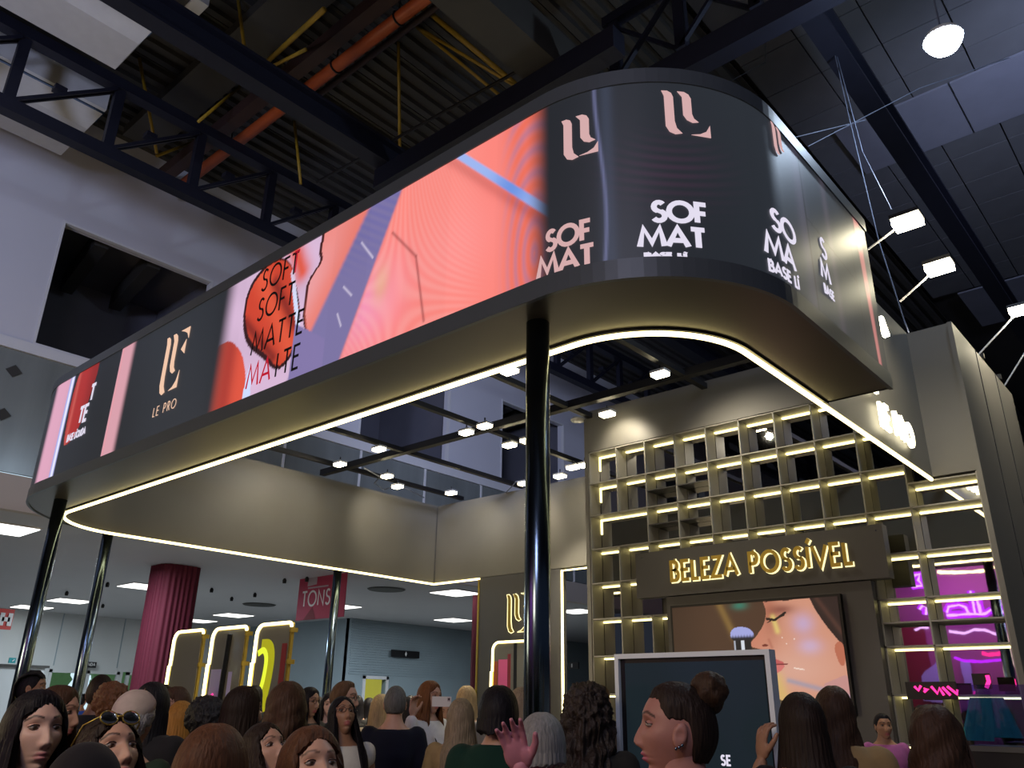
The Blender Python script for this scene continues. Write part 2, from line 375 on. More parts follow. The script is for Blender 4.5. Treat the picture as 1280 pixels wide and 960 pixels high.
# far walls under the mezzanine
s = MB(); XF = -37.3
dz = 2.80
s.box(XF-.2, XF, -6, 13.9, 0, 5); s.box(XF-.2, XF, 13.9, 18.6, dz, 5); s.box(XF-.2, XF, 18.6, 22.2, 0, 5)
struct(s, 'wall_far', M['hallwall'])
for i, y in enumerate((13.9, 15.4, 17.1)):
    w = MB(); y1 = y+1.38
    for q in ((y, y+.12, 0, dz), (y1-.12, y1, 0, dz), (y, y1, dz-.12, dz), (y, y1, 1.0, 1.06)): w.box(XF-.12, XF+.03, *q)
    d = struct(w, 'door_%d' % (i+1), M['hallwall'])
    MB().box(XF-.16, XF, y1, y1+.14, 0, dz).build('door_jamb', M['hallwall'], d)
for k in range(5):
    s = MB().box(XF, XF+.03, 11.4+k*2.6-2.6, 11.43+k*2.6-2.6, 2.95, 5); struct(s, 'trim_%d' % (5+k), M['bluewall'])
# daylight and trees outside the glass doors
sky = MB().box(-70, -69.8, 0, 40, 0, 25).build('sky', M['sky']); sky['kind'] = 'structure'
for i in range(5):
    x, y = -50-rng.rand()*6, 15+i*4.6
    t = thing('tree', ('leafy tree outside the glass doors beyond the %s' % ['left door', 'left pole gap', 'middle door', 'red curtain edge', 'mirror panels'][i]), 'tree', (x, y, 0))
    MB().tube([(x, y, 0), (x, y, 3)], [.25, .15], 7).build('trunk', M['brown'], t)
    c = MB()
    for k in range(9):
        c.ell((x+rng.uniform(-1.1, 1.1), y+rng.uniform(-1.1, 1.1), 3.6+rng.uniform(-1.4, 1.8)), 1.2, 1.2, 1.0, 12, 8, 0, lambda p: p*(1+.25*noise.noise(p*2.1)))
    c.build('crown', M['leaf'], t, True)
# protruding block with ribbed cladding
s = MB().box(-37.3, -28.4, 22, 22.2, 0, 5); struct(s, 'wall_block', M['bluewall'])
s = MB()
y0d, y1d = on(456, 852, 0, -28.35).y, on(482, 852, 0, -28.35).y; zt = on(470, 849, 0, -28.35).z
s.box(-28.6, -28.35, 22, y0d, 0, 5); s.box(-28.6, -28.35, y0d, y1d, zt, 5); s.box(-28.6, -28.35, y1d, 50, 0, 5)
s.box(-28.6, -28.35, 22, 50, 5, 5)
wb = struct(s, 'wall_ribbed', M['bluewall'])
for k in range(30):
    z = 2.0+k*.1
    if z < zt+.1: continue
    MB().box(-28.35, -28.325, 22.1, 49, z, z+.05).build('cladding_slat', M['bluewall'], wb)
w = MB()
for q in ((y0d-.12, y0d, 0, zt+.12), (y1d, y1d+.12, 0, zt+.12), (y0d-.12, y1d+.12, zt, zt+.12)): w.box(-28.35, -28.29, *q)
d = struct(w, 'door_4', M['ledge'])
MB().box(-31.4, -31.3, y0d-1, y1d+9, 0, 3.5).build('lit_room_wall', M['yellowroom'], d)
MB().box(-31.3, -28.7, y1d+.6, y1d+.7, 0, 3.5).build('lit_room_side', M['yellowroom'], d)
MB().box(-31.28, -31.2, y0d-1, y1d+9, 2.05, 2.12).build('lit_room_rail', M['girder'], d)
s = MB().box(-46, 22, 59.8, 60, 0, 14.2); struct(s, 'wall_end', M['deckpale'])

# ------------------------------------------------------------------ roof
ZD = 13.9
rt = MB().box(-46, 22, -32, 60, ZD+.25, ZD+.35); rt = struct(rt, 'roof', M['deck'])
def sheet(x, m):
    b = MB(); n = 3; w = .98/n
    for k in range(n):
        a = x+k*w; P = [(a, ZD), (a+w*.45, ZD), (a+w*.52, ZD+.09), (a+w*.93, ZD+.09), (a+w, ZD)]
        for (xa, za), (xb, zb) in zip(P, P[1:]): b.add([(xa, -32, za), (xb, -32, zb), (xb, 60, zb), (xa, 60, za)], [(0, 1, 2, 3)])
    return b.build('roof_sheet', m, rt)
for k in range(12): sheet(-17.3+k*1.0, M['deck'])
# flatter tiled boards to the right of the box girder
tile0 = MB().box(0, 1.17, 0, 1.17, -.02, .02).build('roof_tile', M['tile'], rt, world=False); ro = origin(rt)
for i in range(14):
    for j in range(20):
        q = tile0 if i+j == 0 else tile0.copy()
        if i+j: COL.objects.link(q); q.parent = rt
        q.location = (-5.2+i*1.2-ro.x, 2+j*1.2-ro.y, ZD-.01*((i*7+j*3) % 3)-ro.z)
for k, (ya, yb) in enumerate(((on(1262, 73, 2, ZD-.1).y, on(1280, 142, 2, ZD-.1).y), (26, 29))):
    for i in range(9):
        MB().box(-4.5+i*2.4, -4.5+i*2.4+2.36, ya, yb, ZD-.10, ZD-.05).build('insulation_board', M['deckpale'], rt)
# open truss along the left wall
def truss(x, label, y0=2.55, n0=-18, n1=22, zb=11, zt_=12.5):
    t = thing('roof_truss', label, 'truss', (x, 12, zb))
    ya, yb = y0+n0*1.67, y0+n1*1.67
    MB().box(x-.12, x+.12, ya, yb, zb-.15, zb+.10).build('bottom_chord', M['truss'], t)
    MB().box(x-.12, x+.12, ya, yb, zt_-.1, zt_+.12).build('top_chord', M['truss'], t)
    for k in range(n0, n1+1):
        y = y0+k*1.67
        MB().box(x-.07, x+.07, y-.09, y+.09, zb+.1, zt_-.1).build('post', M['truss'], t)
        if k < n1:
            for dx in (-.07, .07): MB().sq((x+dx, y+.05, zb+.1), (x+dx, y+1.6, zt_-.12), .05, .06).build('diagonal', M['truss'], t)
            MB().sq((x-.09, y+.7, zb+.78), (x+.09, y+.7, zb+.78), .2, .1).build('batten_plate', M['truss'], t)
    return t
truss(-13.8, 'dark steel lattice truss running along the pale left wall')
def beam(x, w, h, m, label, name='roof_beam', z=11, ya=-30, yb=50):
    b = MB().box(x-w/2, x+w/2, ya, yb, z, z+h*.12); b.box(x-.03, x+.03, ya, yb, z+h*.12, z+h*.88); b.box(x-w/2, x+w/2, ya, yb, z+h*.88, z+h)
    return tag(b.build(name, m), label, 'beam')
beam(-10.2, .32, .5, M['truss'], 'long dark blue roof beam left of the orange pipe')
tag(MB().box(-6.75, -6.1, -30, 50, 11, 11.7).build('box_girder', M['girder']), 'wide grey box girder ending above the curved screen', 'beam')
beam(-2.75, .34, .5, M['truss'], 'long dark roof beam above the hanging floodlights')
beam(4.2, .34, .5, M['truss'], 'roof beam beyond the bright high-bay lamp')
g1 = on(590, 160, 2, 10.78).y; g2 = on(905, 55, 2, 10.8).y
tag(MB().box(-10.4, -5.0, g1-.15, g1+.15, 10.58, 10.985).build('cross_girder', M['truss']), 'dark cross girder just over the straight screen edge', 'beam')
tag(MB().box(-6.1, 6, g2-.15, g2+.15, 10.58, 10.985).build('cross_girder', M['truss']), 'dark cross girder over the curved screen corner', 'beam')
lt = thing('lattice_girder', 'blue-black lattice girder above the top of the curved screen', 'truss', (-4, 9.2, 11.3))
MB().box(-6.1, 6, 9.1, 9.3, 12.7, 12.9).build('top_chord', M['truss'], lt)
for k in range(10):
    x = -5.9+k*1.25
    MB().box(x-.09, x+.09, 9.12, 9.28, 11.35, 12.7).build('post', M['truss'], lt)
    MB().sq((x, 9.16, 11.4), (x+1.2, 9.16, 12.65), .08, .06).build('diagonal', M['truss'], lt)
    MB().sq((x, 9.24, 12.65), (x+1.2, 9.24, 11.4), .08, .06).build('diagonal', M['truss'], lt)
# fire main and braces
op = thing('fire_main', 'thick orange fire main pipe crossing under the ribbed roof', 'pipe', (-9, 6.85, 12.9))
MB().tube([(-17, 6.85, 13), (-4.5, 6.85, 13)], .12, 12).build('pipe', M['orange'], op, True)
for x in (-14.5, -12.4, -10.7, -8.9, -7.1):
    MB().tube([(x, 6.85+.135*math.cos(a), 13+.135*math.sin(a)) for a in [2*PI*k/12 for k in range(12)]], .02, 6, closed=True).build('clamp', M['black'], op)
    MB().tube([(x, 6.85, 13.1), (x, 6.85, 13.9)], .015, 5).build('hanger_rod', M['black'], op)
tag(MB().box(-17, -5, 6.35, 6.6, 13.0, 13.3).build('rust_beam', M['brown']), 'rust brown beam beside the orange fire main', 'beam')
tag(MB().tube([(-12, 7.35, 13.4), (-5, 7.35, 13.4)], .07, 8).build('rust_pipe', M['brown'], None, True), 'thin rust brown pipe on the other side of the fire main', 'pipe')
tag(MB().box(-16.5, -7.2, 5.3, 6.1, 13.45, 13.7).build('cable_tray', M['girder']), 'grey perforated cable tray above the yellow braces', 'tray')
ybr = [((297, -5), (309, 86), 'left upright yellow brace by the long blue beam'), ((318, 92), (405, 12), 'thick slanting yellow brace left of the orange pipe'),
       ((320, 93), (382, 62), 'thin yellow brace under the thick slanting one'), ((498, 52), (500, 204), 'upright yellow rod right of the orange pipe'),
       ((518, 0), (650, 110), 'thick yellow brace reaching the curved screen top'), ((520, 33), (645, 108), 'thin yellow brace beside the thick right-hand one'),
       ((522, 35), (628, 122), 'thinnest yellow rod of the right-hand bundle'), ((174, 72), (196, 192), 'dim yellow upright behind the lattice truss'),
       ((300, 108), (248, 152), 'dim yellow slanting brace behind the long blue beam'), ((368, 152), (376, 230), 'dim yellow rod near the straight screen edge'), ((240, 178), (196, 195), 'dim yellow stub behind the truss diagonal')]
for k, (a, b, l) in enumerate(ybr):
    r = .05 if k in (1, 4) else .033
    za, zb_ = 13.9, (12.2 if k not in (3, 9) else 12.2)
    tag(MB().tube([on(*a, 2, za), on(*b, 2, zb_)], r, 8).build('yellow_brace', M['yellow'], None, True), l, 'brace')
tag(MB().tube([on(396, 228, 2, 11.6), on(645, 90, 2, 11.6)], .03, 6).build('conduit', M['black']), 'thin black conduit below the roof ribs by the screen top', 'pipe')
# white hooded fixtures in the upper left corner
for (x0, x1, y0, y1, z, l) in ((-13.0, -11.4, .6, 3.85, 12.0, 'pale grey hooded ventilation unit in the top left corner'), (-16.6, -14.6, .4, 4.3, 12.2, 'pale grey hooded unit behind the lattice truss')):
    t = thing('ventilation_unit', l, 'ventilation unit', ((x0+x1)/2, (y0+y1)/2, z))
    b = MB(); b.box(x0, x1, y0, y1, z+.25, z+.8); b.add([(x0, y0, z+.25), (x1, y0, z+.25), (x1, y1, z+.25), (x0, y1, z+.25), (x0+.2, y0+.1, z), (x1-.5, y0+.1, z), (x1-.5, y1-.1, z), (x0+.2, y1-.1, z)],
          [(0, 1, 5, 4), (1, 2, 6, 5), (2, 3, 7, 6), (3, 0, 4, 7), (4, 5, 6, 7)]); b.build('hood', M['hangwhite'], t)
    MB().box(x1-.45, x1-.05, y0, y1, z+.2, z+.26).build('reflector_strip', M['chrome'], t)
    for k in range(5): MB().box(x1-.40, x1-.32, y1-.5-k*.55, y1-.42-k*.55, z+.17, z+.2).build('bolt', M['black'], t)
g = thing('air_grille', 'square mesh air grille at the top edge left of centre', 'grille', (-10.6, 3.4, 12.6))
pa = on(222, 0, 2, 12.6)
MB().box(pa.x-.9, pa.x+.3, pa.y-1.2, pa.y+.15, 12.62, 12.75).build('mesh_plate', M['deck'], g)
MB().box(pa.x-.9, pa.x+.3, pa.y+.15, pa.y+.4, 12.58, 12.75).build('rim', M['hangwhite'], g)
# cables on the right
cab = [([(1043, 66), (1062, 150), (1098, 300), (1130, 400), (1136, 416)], 'pale blue hoisting cable nearest the screen corner'), ([(1046, 70), (1078, 190), (1114, 262)], 'white hoisting cable running to the first floodlight'),
       ([(1010, 183), (1150, 110), (1262, 72)], 'bright cable strung under the pale roof boards'), ([(968, 178), (1082, 150)], 'short bright cable beside the screen corner'), ([(906, 105), (957, 78), (957, 48)], 'thin dark rod above the curved screen')]
for pts, l in cab:
    n = len(pts); tag(MB().tube([deep(u, v, 12.5-(i*4/(n-1) if 'hoist' in l else 0)) for i, (u, v) in enumerate(pts)], .008, 5).build('cable', M['cable'] if 'dark' not in l else M['black']), l, 'cable')

# ================================================================== STAND CANOPY
ZB, ZT = 4.2, 5.87
def path(parts):
    pts = []
    for p in parts:
        if p[0] == 'l':
            (x0, y0), (x1, y1), n = p[1:]; pts += [(x0+(x1-x0)*i/n, y0+(y1-y0)*i/n) for i in range(n)]
        else:
            cx, cy, r, a0, a1, n = p[1:]; pts += [(cx+r*math.cos(math.radians(a0+(a1-a0)*i/n)), cy+r*math.sin(math.radians(a0+(a1-a0)*i/n))) for i in range(n)]
    return pts
NA = 24
outer = path([('l', (-1.83, 6.92), (-1.83, 4.98), 4), ('a', -3.08, 4.98, 1.25, 0, -90, NA), ('l', (-3.08, 3.73), (-11.65, 3.73), 12), ('a', -11.65, 5.93, 2.2, -90, -180, NA), ('l', (-13.85, 5.93), (-13.85, 13.05), 6)])+[(-13.85, 13.05)]
inner = path([('l', (-2.41, 6.92), (-2.41, 5.38), 4), ('a', -3.34, 5.38, .93, 0, -90, NA), ('l', (-3.34, 4.45), (-12.4, 4.45), 12), ('a', -12.4, 5.65, 1.2, -90, -180, NA), ('l', (-13.6, 5.65), (-13.6, 12.795), 6)])+[(-13.6, 12.795)]
can = thing('led_canopy', 'rounded dark canopy with wraparound LED screen on tall poles', 'canopy', (-7.5, 8, ZB))
def wall_strip(pts, z0, z1, name, m, off=0):
    b = MB(); n = len(pts)
    b.add([(x, y, z0) for x, y in pts]+[(x, y, z1) for x, y in pts], [(i, i+1, n+i+1, n+i) for i in range(n-1)])
    return b.build(name, m, can, True)
b = MB(); n = len(outer)
b.add([(x, y, ZB) for x, y in outer]+[(x, y, ZB) for x, y in inner], [(i, i+1, n+i+1, n+i) for i in range(n-1)])
b.build('soffit', M['soffit'], can)
def offs(pts, d):
    o = []
    for i, (x, y) in enumerate(pts):
        a = pts[max(0, i-1)]; c = pts[min(len(pts)-1, i+1)]; L = math.dist(a, c); o.append((x-(c[1]-a[1])/L*d, y+(c[0]-a[0])/L*d))
    return o
outd = offs(outer, .012)       # the trims stand proud of the screen
# outd must lie outside
if math.dist(outd[0], (-2.93, 4.83)) < math.dist(outer[0], (-2.93, 4.83)): outd = offs(outer, -.012)
_B = offs(outer, .02 if math.dist(offs(outer, .02)[0], (-2.9, 5)) < math.dist(outer[0], (-2.9, 5)) else -.02)
def rail(z0, z1, name):
    b = MB(); A = outd; B = _B; n = len(A)
    b.add([(x, y, z0) for x, y in A]+[(x, y, z1) for x, y in A]+[(x, y, z1) for x, y in B]+[(x, y, z0) for x, y in B],
          [(i, i+1, n+i+1, n+i) for i in range(n-1)]+[(n+i, n+i+1, 2*n+i+1, 2*n+i) for i in range(n-1)]+[(3*n+i, 3*n+i+1, i+1, i) for i in range(n-1)]+[(0, n, 2*n, 3*n), (n-1, 4*n-1, 3*n-1, 2*n-1)])
    return b.build(name, M['trim'], can, False, fix=True)
rail(ZB-.01, 4.335, 'lower_trim'); rail(5.745, ZT, 'upper_trim')
wall_strip(inner, ZB, 5.95, 'inner_fascia', M['panel'])
b = MB(); b.add([(x, y, ZT) for x, y in outer]+[(x, y, ZT) for x, y in inner], [(i, i+1, n+i+1, n+i) for i in range(n-1)]); b.build('top_cover', M['panel_dark'], can)
MB().box(-2.41, -1.84, 6.88, 6.92, ZB, ZT).build('end_cap', M['panel_dark'], can)
MB().box(-13.62, -7.42, 12.8, 12.95, ZB, 5.95).build('rear_fascia', M['panel'], can)
MB().box(-13.84, -13.62, 5.94, 12.95, ZB+.002, 5.95).build('side_fascia', M['panel'], can)
MB().box(-13.595, -13.58, 12.775, 12.79, ZB, 5.9).build('joint_cover', M['panel_dark'], can)
# side wall from the canopy end to the tower
MB().box(-2.46, -2.40, 6.92, 10.13, ZB, 6.06).build('side_wall', M['panel'], can)
# LED tube round the opening
tp = [(x, y, ZB-.030) for x, y in offs(inner, 0)]
MB().tube(tp+[(-13.6, 12.79, ZB-.030)], .021, 8).build('led_tube', M['tube'], can)
b = MB(); A_ = offs(inner, .034); B_ = offs(inner, .040)
if math.dist(A_[len(A_)//2], outer[len(A_)//2]) > math.dist(inner[len(A_)//2], outer[len(A_)//2]): A_ = offs(inner, -.034); B_ = offs(inner, -.040)
n = len(A_)
b.add([(x, y, ZB-.018) for x, y in A_]+[(x, y, ZB) for x, y in A_]+[(x, y, ZB) for x, y in B_]+[(x, y, ZB-.018) for x, y in B_], [(k*n+i, k*n+i+1, (k+1) % 4*n+i+1, (k+1) % 4*n+i) for k in range(4) for i in range(n-1)])
b.build('led_shade_lip', M['black'], can, fix=True)  # lip added to keep the tube's light off the soffit
MB().tube([(-13.6, 12.79, ZB-.030), (-12.18, 12.79, ZB-.030)], .021, 8).build('led_tube', M['tube'], can)
MB().tube([(-2.41, 6.92, ZB-.030), (-2.41, 10.1, ZB-.030)], .021, 8).build('led_tube', M['tube'], can)

# ---- LED picture -------------------------------------------------------------
def surf(s, z, d=0.0):
    """s runs along the face: x on the straight front, then round both corners"""
    if s > -3.08:
        th = (s+3.08)/1.25
        if th < PI/2: return Vector((-3.08+(1.25+d)*math.sin(th), 4.98-(1.25+d)*math.cos(th), z))
        return Vector((-1.83+d, 4.98+(s+3.08-1.25*PI/2), z))
    if s < -11.65:
        th = (-11.65-s)/2.2
        if th < PI/2: return Vector((-11.65-(2.2+d)*math.sin(th), 5.93-(2.2+d)*math.cos(th), z))
        return Vector((-13.85-d, 5.93+(-11.65-s-2.2*PI/2), z))
    return Vector((s, 3.73-d, z))
def inside(poly, X, Y):
    r = np.zeros(X.shape, bool); n = len(poly)
    for i in range(n):
        (x0, y0), (x1, y1) = poly[i], poly[(i+1) % n]
        c = ((y0 > Y) != (y1 > Y)) & (X < (x1-x0)*(Y-y0)/((y1-y0) if y1 != y0 else 1e-9)+x0); r ^= c
    return r
def smooth(poly, k=2):
    for _ in range(k):
        q = []
        for i in range(len(poly)):
            a, c = poly[i], poly[(i+1) % len(poly)]; q += [(.75*a[0]+.25*c[0], .75*a[1]+.25*c[1]), (.25*a[0]+.75*c[0], .25*a[1]+.75*c[1])]
        poly = q
    return poly
def sst(a, b, x): t = np.clip((x-a)/(b-a), 0, 1); return t*t*(3-2*t)
def L3(*c): return np.array(lin(*c))
def put(C, mask, col): m = np.clip(mask.astype(float), 0, 1)[..., None]; C[:] = C*(1-m)+np.asarray(col)*m
def seg(S, Z, a, b): # distance to the segment and position along it
    d = np.array(b)-np.array(a); t = ((S-a[0])*d[0]+(Z-a[1])*d[1])/(d@d); tc = np.clip(t, 0, 1)
    return np.hypot(S-a[0]-tc*d[0], Z-a[1]-tc*d[1]), t
s0, s1, z0, z1 = -14.9, .80, 4.335, 5.745; st = .0135
ns, nz_ = int((s1-s0)/st), int((z1-z0)/st)
SS, ZZ = np.meshgrid(np.linspace(s0, s1, ns), np.linspace(z0, z1, nz_), indexing='ij')
C = np.zeros(SS.shape+(3,)); C[:] = L3(38, 42, 48)
# slow tone wave over the dark zones of the running picture
C *= (1+.25*np.sin(SS*1.7+ZZ*.6))[..., None]
# left end: pink block, blue white edge, red swatch
k = sst(-11.95, -11.75, SS)*(1-sst(-11.40, -11.36, SS)); put(C, k, L3(222, 165, 190)*1.0)
put(C, sst(-11.40, -11.37, SS)*(1-sst(-11.27, -11.22, SS)), L3(178, 182, 240)); put(C, (np.abs(SS+11.30) < .03), L3(235, 235, 255))
sw = smooth([(-11.2, 5.9), (-10.42, 5.9), (-10.62, 5.1), (-10.74, 4.85), (-10.95, 4.72), (-11.17, 4.72)], 2)
g = inside(sw, SS, ZZ); put(C, g, L3(172, 44, 42)); put(C, g*sst(-10.9, -10.55, SS)*.55, L3(110, 15, 15)); put(C, g*np.exp(-((SS+11.08)/.05)**2)*.5, L3(225, 110, 100))
# pink sliver
k = (SS > -9.84)*(1-sst(-9.58, -9.42, SS)); put(C, k, L3(216, 158, 170)); put(C, k*(np.abs(SS+9.80) < .012)*.6, L3(240, 150, 160))
# main picture
zone = sst(-7.42, -7.12, SS)*(1-sst(-3.22, -2.98, SS))
P = np.zeros_like(C); P[:] = L3(214, 182, 212)
P *= (1+.05*np.sin(ZZ*9+SS*3))[..., None]
pc = lambda pts, m=2: inside(smooth(pts, m), SS, ZZ)
bl = pc([(-6.95, 5.3), (-6.9, 5.62), (-6.55, 5.78), (-6.22, 5.66), (-6.06, 5.3), (-5.92, 4.92), (-5.98, 4.62), (-6.2, 4.5), (-6.42, 4.72), (-6.78, 4.95)], 3)
# blob in coral to brick with a dark left rim and two dark folds
put(P, pc([(-6.99, 5.3), (-6.94, 5.66), (-6.55, 5.82), (-6.22, 5.68), (-6.04, 5.3), (-5.9, 4.92), (-5.96, 4.58), (-6.2, 4.46), (-6.46, 4.68), (-6.84, 4.92)], 3), L3(48, 16, 22))
put(P, bl, L3(206, 66, 44))
d1, t1 = seg(SS, ZZ, (-6.75, 5.7), (-6.05, 4.7)); put(P, bl*np.exp(-(d1/.13)**2)*.8, L3(232, 92, 62))
d1, t1 = seg(SS, ZZ, (-6.45, 5.5), (-6.0, 4.9)); put(P, bl*np.exp(-(d1/.07)**2)*.75, L3(110, 28, 28))
d1, t1 = seg(SS, ZZ, (-6.9, 5.2), (-6.3, 4.65)); put(P, bl*np.exp(-(d1/.06)**2)*.7, L3(90, 20, 24))
d1, t1 = seg(SS, ZZ, (-6.15, 5.5), (-5.93, 4.82)); put(P, (d1 < .03)*1.0, L3(215, 225, 255))
lb = pc([(-7.7, 4.2), (-7.6, 5.0), (-7.25, 5.12), (-7.0, 4.98), (-6.78, 4.72), (-6.66, 4.2)], 3)
put(P, lb, L3(224, 84, 62)); put(P, lb*np.exp(-((SS+7.12)/.16)**2)*.6, L3(130, 28, 34)); put(P, pc([(-6.78, 4.2), (-6.72, 4.65), (-6.66, 4.68), (-6.6, 4.2)], 2), L3(205, 220, 255))
d1, t1 = seg(SS, ZZ, (-6.2, 5.85), (-5.98, 5.45)); put(P, np.exp(-(d1/.12)**2), L3(226, 92, 72))
# skin area right of a dark fold
def edge(z): return -5.70-.17*sst(5.75, 5.2, z)+.10*np.exp(-((z-5.45)/.1)**2)+.08*sst(5.0, 4.7, z)
sk = SS > edge(ZZ); put(P, sk, L3(236, 158, 160)); put(P, sk*sst(5.2, 5.75, ZZ)*.6, L3(240, 130, 116))
put(P, (np.abs(SS-edge(ZZ)) < .022)*(ZZ > 4.72)*1.0, L3(66, 24, 26))
# violet-grey band between two slanted lines
lx = -5.0+(ZZ-5.78)*(.95/1.37); rx = -4.58+(ZZ-5.79)*(.67/1.44)
put(P, sk*sst(-.5, 0, SS-lx)*.8, L3(234, 120, 104))
vb = sst(-.06, .04, SS-lx)*(1-sst(-.03, .04, SS-rx)); put(P, vb, L3(124, 116, 164)); put(P, vb*.35*(.5+.5*np.sin((ZZ*1.6+SS*1.1)*44))*sst(4.9, 5.6, ZZ), L3(92, 92, 168))
put(P, ((SS > -6.0)*(SS < edge(ZZ)+.3)*(ZZ < 4.85-.6*(SS+5.9)))*1.0, L3(130, 118, 168))
cr = sst(-.02, .05, SS-rx); put(P, cr, L3(252, 134, 124))
put(P, cr*np.exp(-((SS+5.0)/.45)**2-((ZZ-4.75)/.4)**2)*.9, L3(244, 150, 186)); put(P, cr*np.exp(-((SS+4.78)/.1)**2-((ZZ-4.9)/.18)**2)*.7, L3(226, 176, 130))
put(P, cr*np.exp(-((SS+3.9)/.5)**2-((ZZ-4.9)/.4)**2)*.5, L3(255, 150, 150))
fr = np.sin(((SS+3.9)**2*3.2+(ZZ-4.2)*(SS+4.6)*9)*16); put(P, cr*(1-sst(-3.9, -3.5, SS))*.22*(.5+.5*fr), L3(255, 196, 190))
mo = np.sin((np.hypot((SS+3.12)*2.4, (ZZ-4.55)*.9))*34); put(P, sst(-3.5, -3.25, SS)*(.5+.5*mo)*.6, L3(156, 112, 150)); put(P, sst(-3.5, -3.25, SS)*(.5-.5*mo)*.6, L3(232, 96, 60))
for a, c in (((-4.68, 5.35), (-4.36, 5.0)), ((-4.36, 5.0), (-4.22, 4.38))):
    d1, t1 = seg(SS, ZZ, a, c); put(P, np.exp(-(d1/.012)**2)*.8, L3(150, 66, 66))
for a, c in (((-5.1, 5.42), (-4.92, 5.2)), ((-5.3, 5.05), (-5.17, 4.92)), ((-5.35, 4.8), (-5.28, 4.66))):
    d1, t1 = seg(SS, ZZ, a, c); put(P, np.exp(-(d1/.008)**2)*.8, L3(235, 225, 245))
d1, t1 = seg(SS, ZZ, (-3.95, 5.80), (-2.98, 4.82)); put(P, np.exp(-((d1-.07)/.05)**2)*.35*((ZZ-5.8) < -1.01*(SS+3.95)), L3(150, 50, 50))
put(P, (d1 < .034)*(t1 < 1)*1.0, L3(158, 182, 240)); put(P, (d1 < .034)*np.exp(-((t1-.62)/.16)**2)*.8, L3(96, 140, 226))
C = C*(1-zone[..., None])+P*zone[..., None]
# pale reflection streak painted in, violet arcs in the dark corner, pink sliver at the far end
put(C, np.exp(-((SS+2.60-.03*np.sin(ZZ*3))/.012)**2)*.55, L3(130, 134, 180)); put(C, np.exp(-((SS+2.55)/.05)**2)*.25, L3(80, 92, 120))
put(C, np.exp(-((SS+2.15)/.35)**2-((ZZ-5.0)/.25)**2)*.25*(.5+.5*np.sin(np.hypot(SS+2.1, (ZZ-5.6)*1.3)*70)), L3(90, 50, 80))
put(C, np.exp(-((SS+.75)/.10)**2)*.35, L3(92, 84, 104)); put(C, np.exp(-((SS+.2)/.06)**2)*.25, L3(110, 96, 112))  # soft reflection streaks painted into the dark side
put(C, sst(.53, .56, SS+(ZZ-5)*.05)*(1-sst(.62, .68, SS))*.9, L3(196, 116, 116))
for a, c in (((-.68, 5.15), (.33, 5.02)), ((-.68, 4.35), (-.68, 5.7)), ((.33, 4.35), (.33, 5.7))): put(C, (seg(SS, ZZ, a, c)[0] < .008)*.8, L3(14, 14, 16))
C *= (1-.06*((np.floor(SS/.5) % 2)*.5))[..., None]
b = MB(); b.v = [tuple(surf(s, z, .0)) for s, z in zip(SS.ravel(), ZZ.ravel())]
b.f = [(i*nz_+j, (i+1)*nz_+j, (i+1)*nz_+j+1, i*nz_+j+1) for i in range(ns-1) for j in range(nz_-1)]; b.m = [0]*len(b.f)
led = b.build('led_screen', M['screen'], can, True, cols=np.concatenate([C.reshape(-1, 3), np.ones((ns*nz_, 1))], 1))
# lettering of the running picture
def sfn(s, z): return lambda x, y, d: surf(s+x, z+y, .006+d)
def word(txt, s, z, h, w, m, gap=.14, xs=1, name='lettering', smin=-99, smax=99, zmax=99):
    b = MB(); letters(b, txt, h, w, lambda x, y, d: surf(s+x*xs, z+y, .004+d), .003, gap, clip=lambda x, y: smin <= s+x*xs <= smax)
    o = b.build(name, m, led); return o
def logo(s, z, wd, h, m, parts=range(5), fade=1):
    b = MB()
    for i in parts: b.prism(LOGO[i], lambda x, y, d: surf(s+x*wd, z+y*h, .004+d), .004)
    return b.build('emblem', m, led, fix=True)
word('T', -10.56, 5.22, .21, .045, M['text_white']); word('TE', -10.78, 4.96, .21, .045, M['text_white']); word('BASE LÍQUIDA', -11.02, 4.76, .085, .020, M['text_white'], xs=.8)
logo(-8.60, 4.80, .52, .72, M['text_peach'])
word('LE PRO', -8.62, 4.57, .105, .009, M['text_peach'], .35, .95)
word('SOFT', -6.68, 5.47, .235, .026, M['text_black'], .2, .82); word('SOFT', -6.68, 5.14, .235, .026, M['text_black'], .2, .82)
word('MATTE', -6.70, 4.78, .235, .026, M['text_black'], .2, .86); word('MATTE', -6.70, 4.43, .235, .026, M['text_black'], .2, .86, smin=-6.24)
word('MATTE', -6.70, 4.43, .235, .026, M['text_red'], .2, .86, smax=-6.24); word('T', -6.14, 5.48, .235, .026, M['text_red'], .2, .6)
word('SOF', -3.01, 4.525, .145, .033, M['text_rose']); word('MAT', -3.08, 4.338, .140, .033, M['text_rose'], xs=1.15)
logo(-2.88, 5.19, .40, .36, M['text_rose'], (0, 1)); b = MB(); b.prism(LOGO[4], lambda x, y, d: surf(-2.93+x*.38, 5.20+y*.30, .004+d), .004); b.build('emblem', M['text_rose'], led, fix=True)
word('SOF', -2.27, 4.605, .142, .034, M['text_white'], xs=1.12); word('MAT', -2.36, 4.415, .135, .034, M['text_white'], xs=1.22)
word('BASE LÍ', -2.33, 4.337, .026, .012, M['text_white'], .2, 2.2)
logo(-2.16, 5.30, .40, .37, M['text_rose'], (0, 1, 4))
word('SO', -1.34, 4.74, .16, .032, M['text_white'], .1, 1.35); word('MA', -1.44, 4.51, .16, .032, M['text_white'], .1, 1.28); word('BASE LÍ', -1.43, 4.375, .08, .018, M['text_white'], xs=1.2)
logo(-1.17, 5.48, .30, .26, M['text_rose'], (0, 1))
word('S', -.46, 4.91, .17, .028, M['text_white'], xs=1.1); word('M', -.53, 4.70, .15, .028, M['text_white'], xs=1.2); word('BASE', -.52, 4.57, .07, .016, M['text_white'])

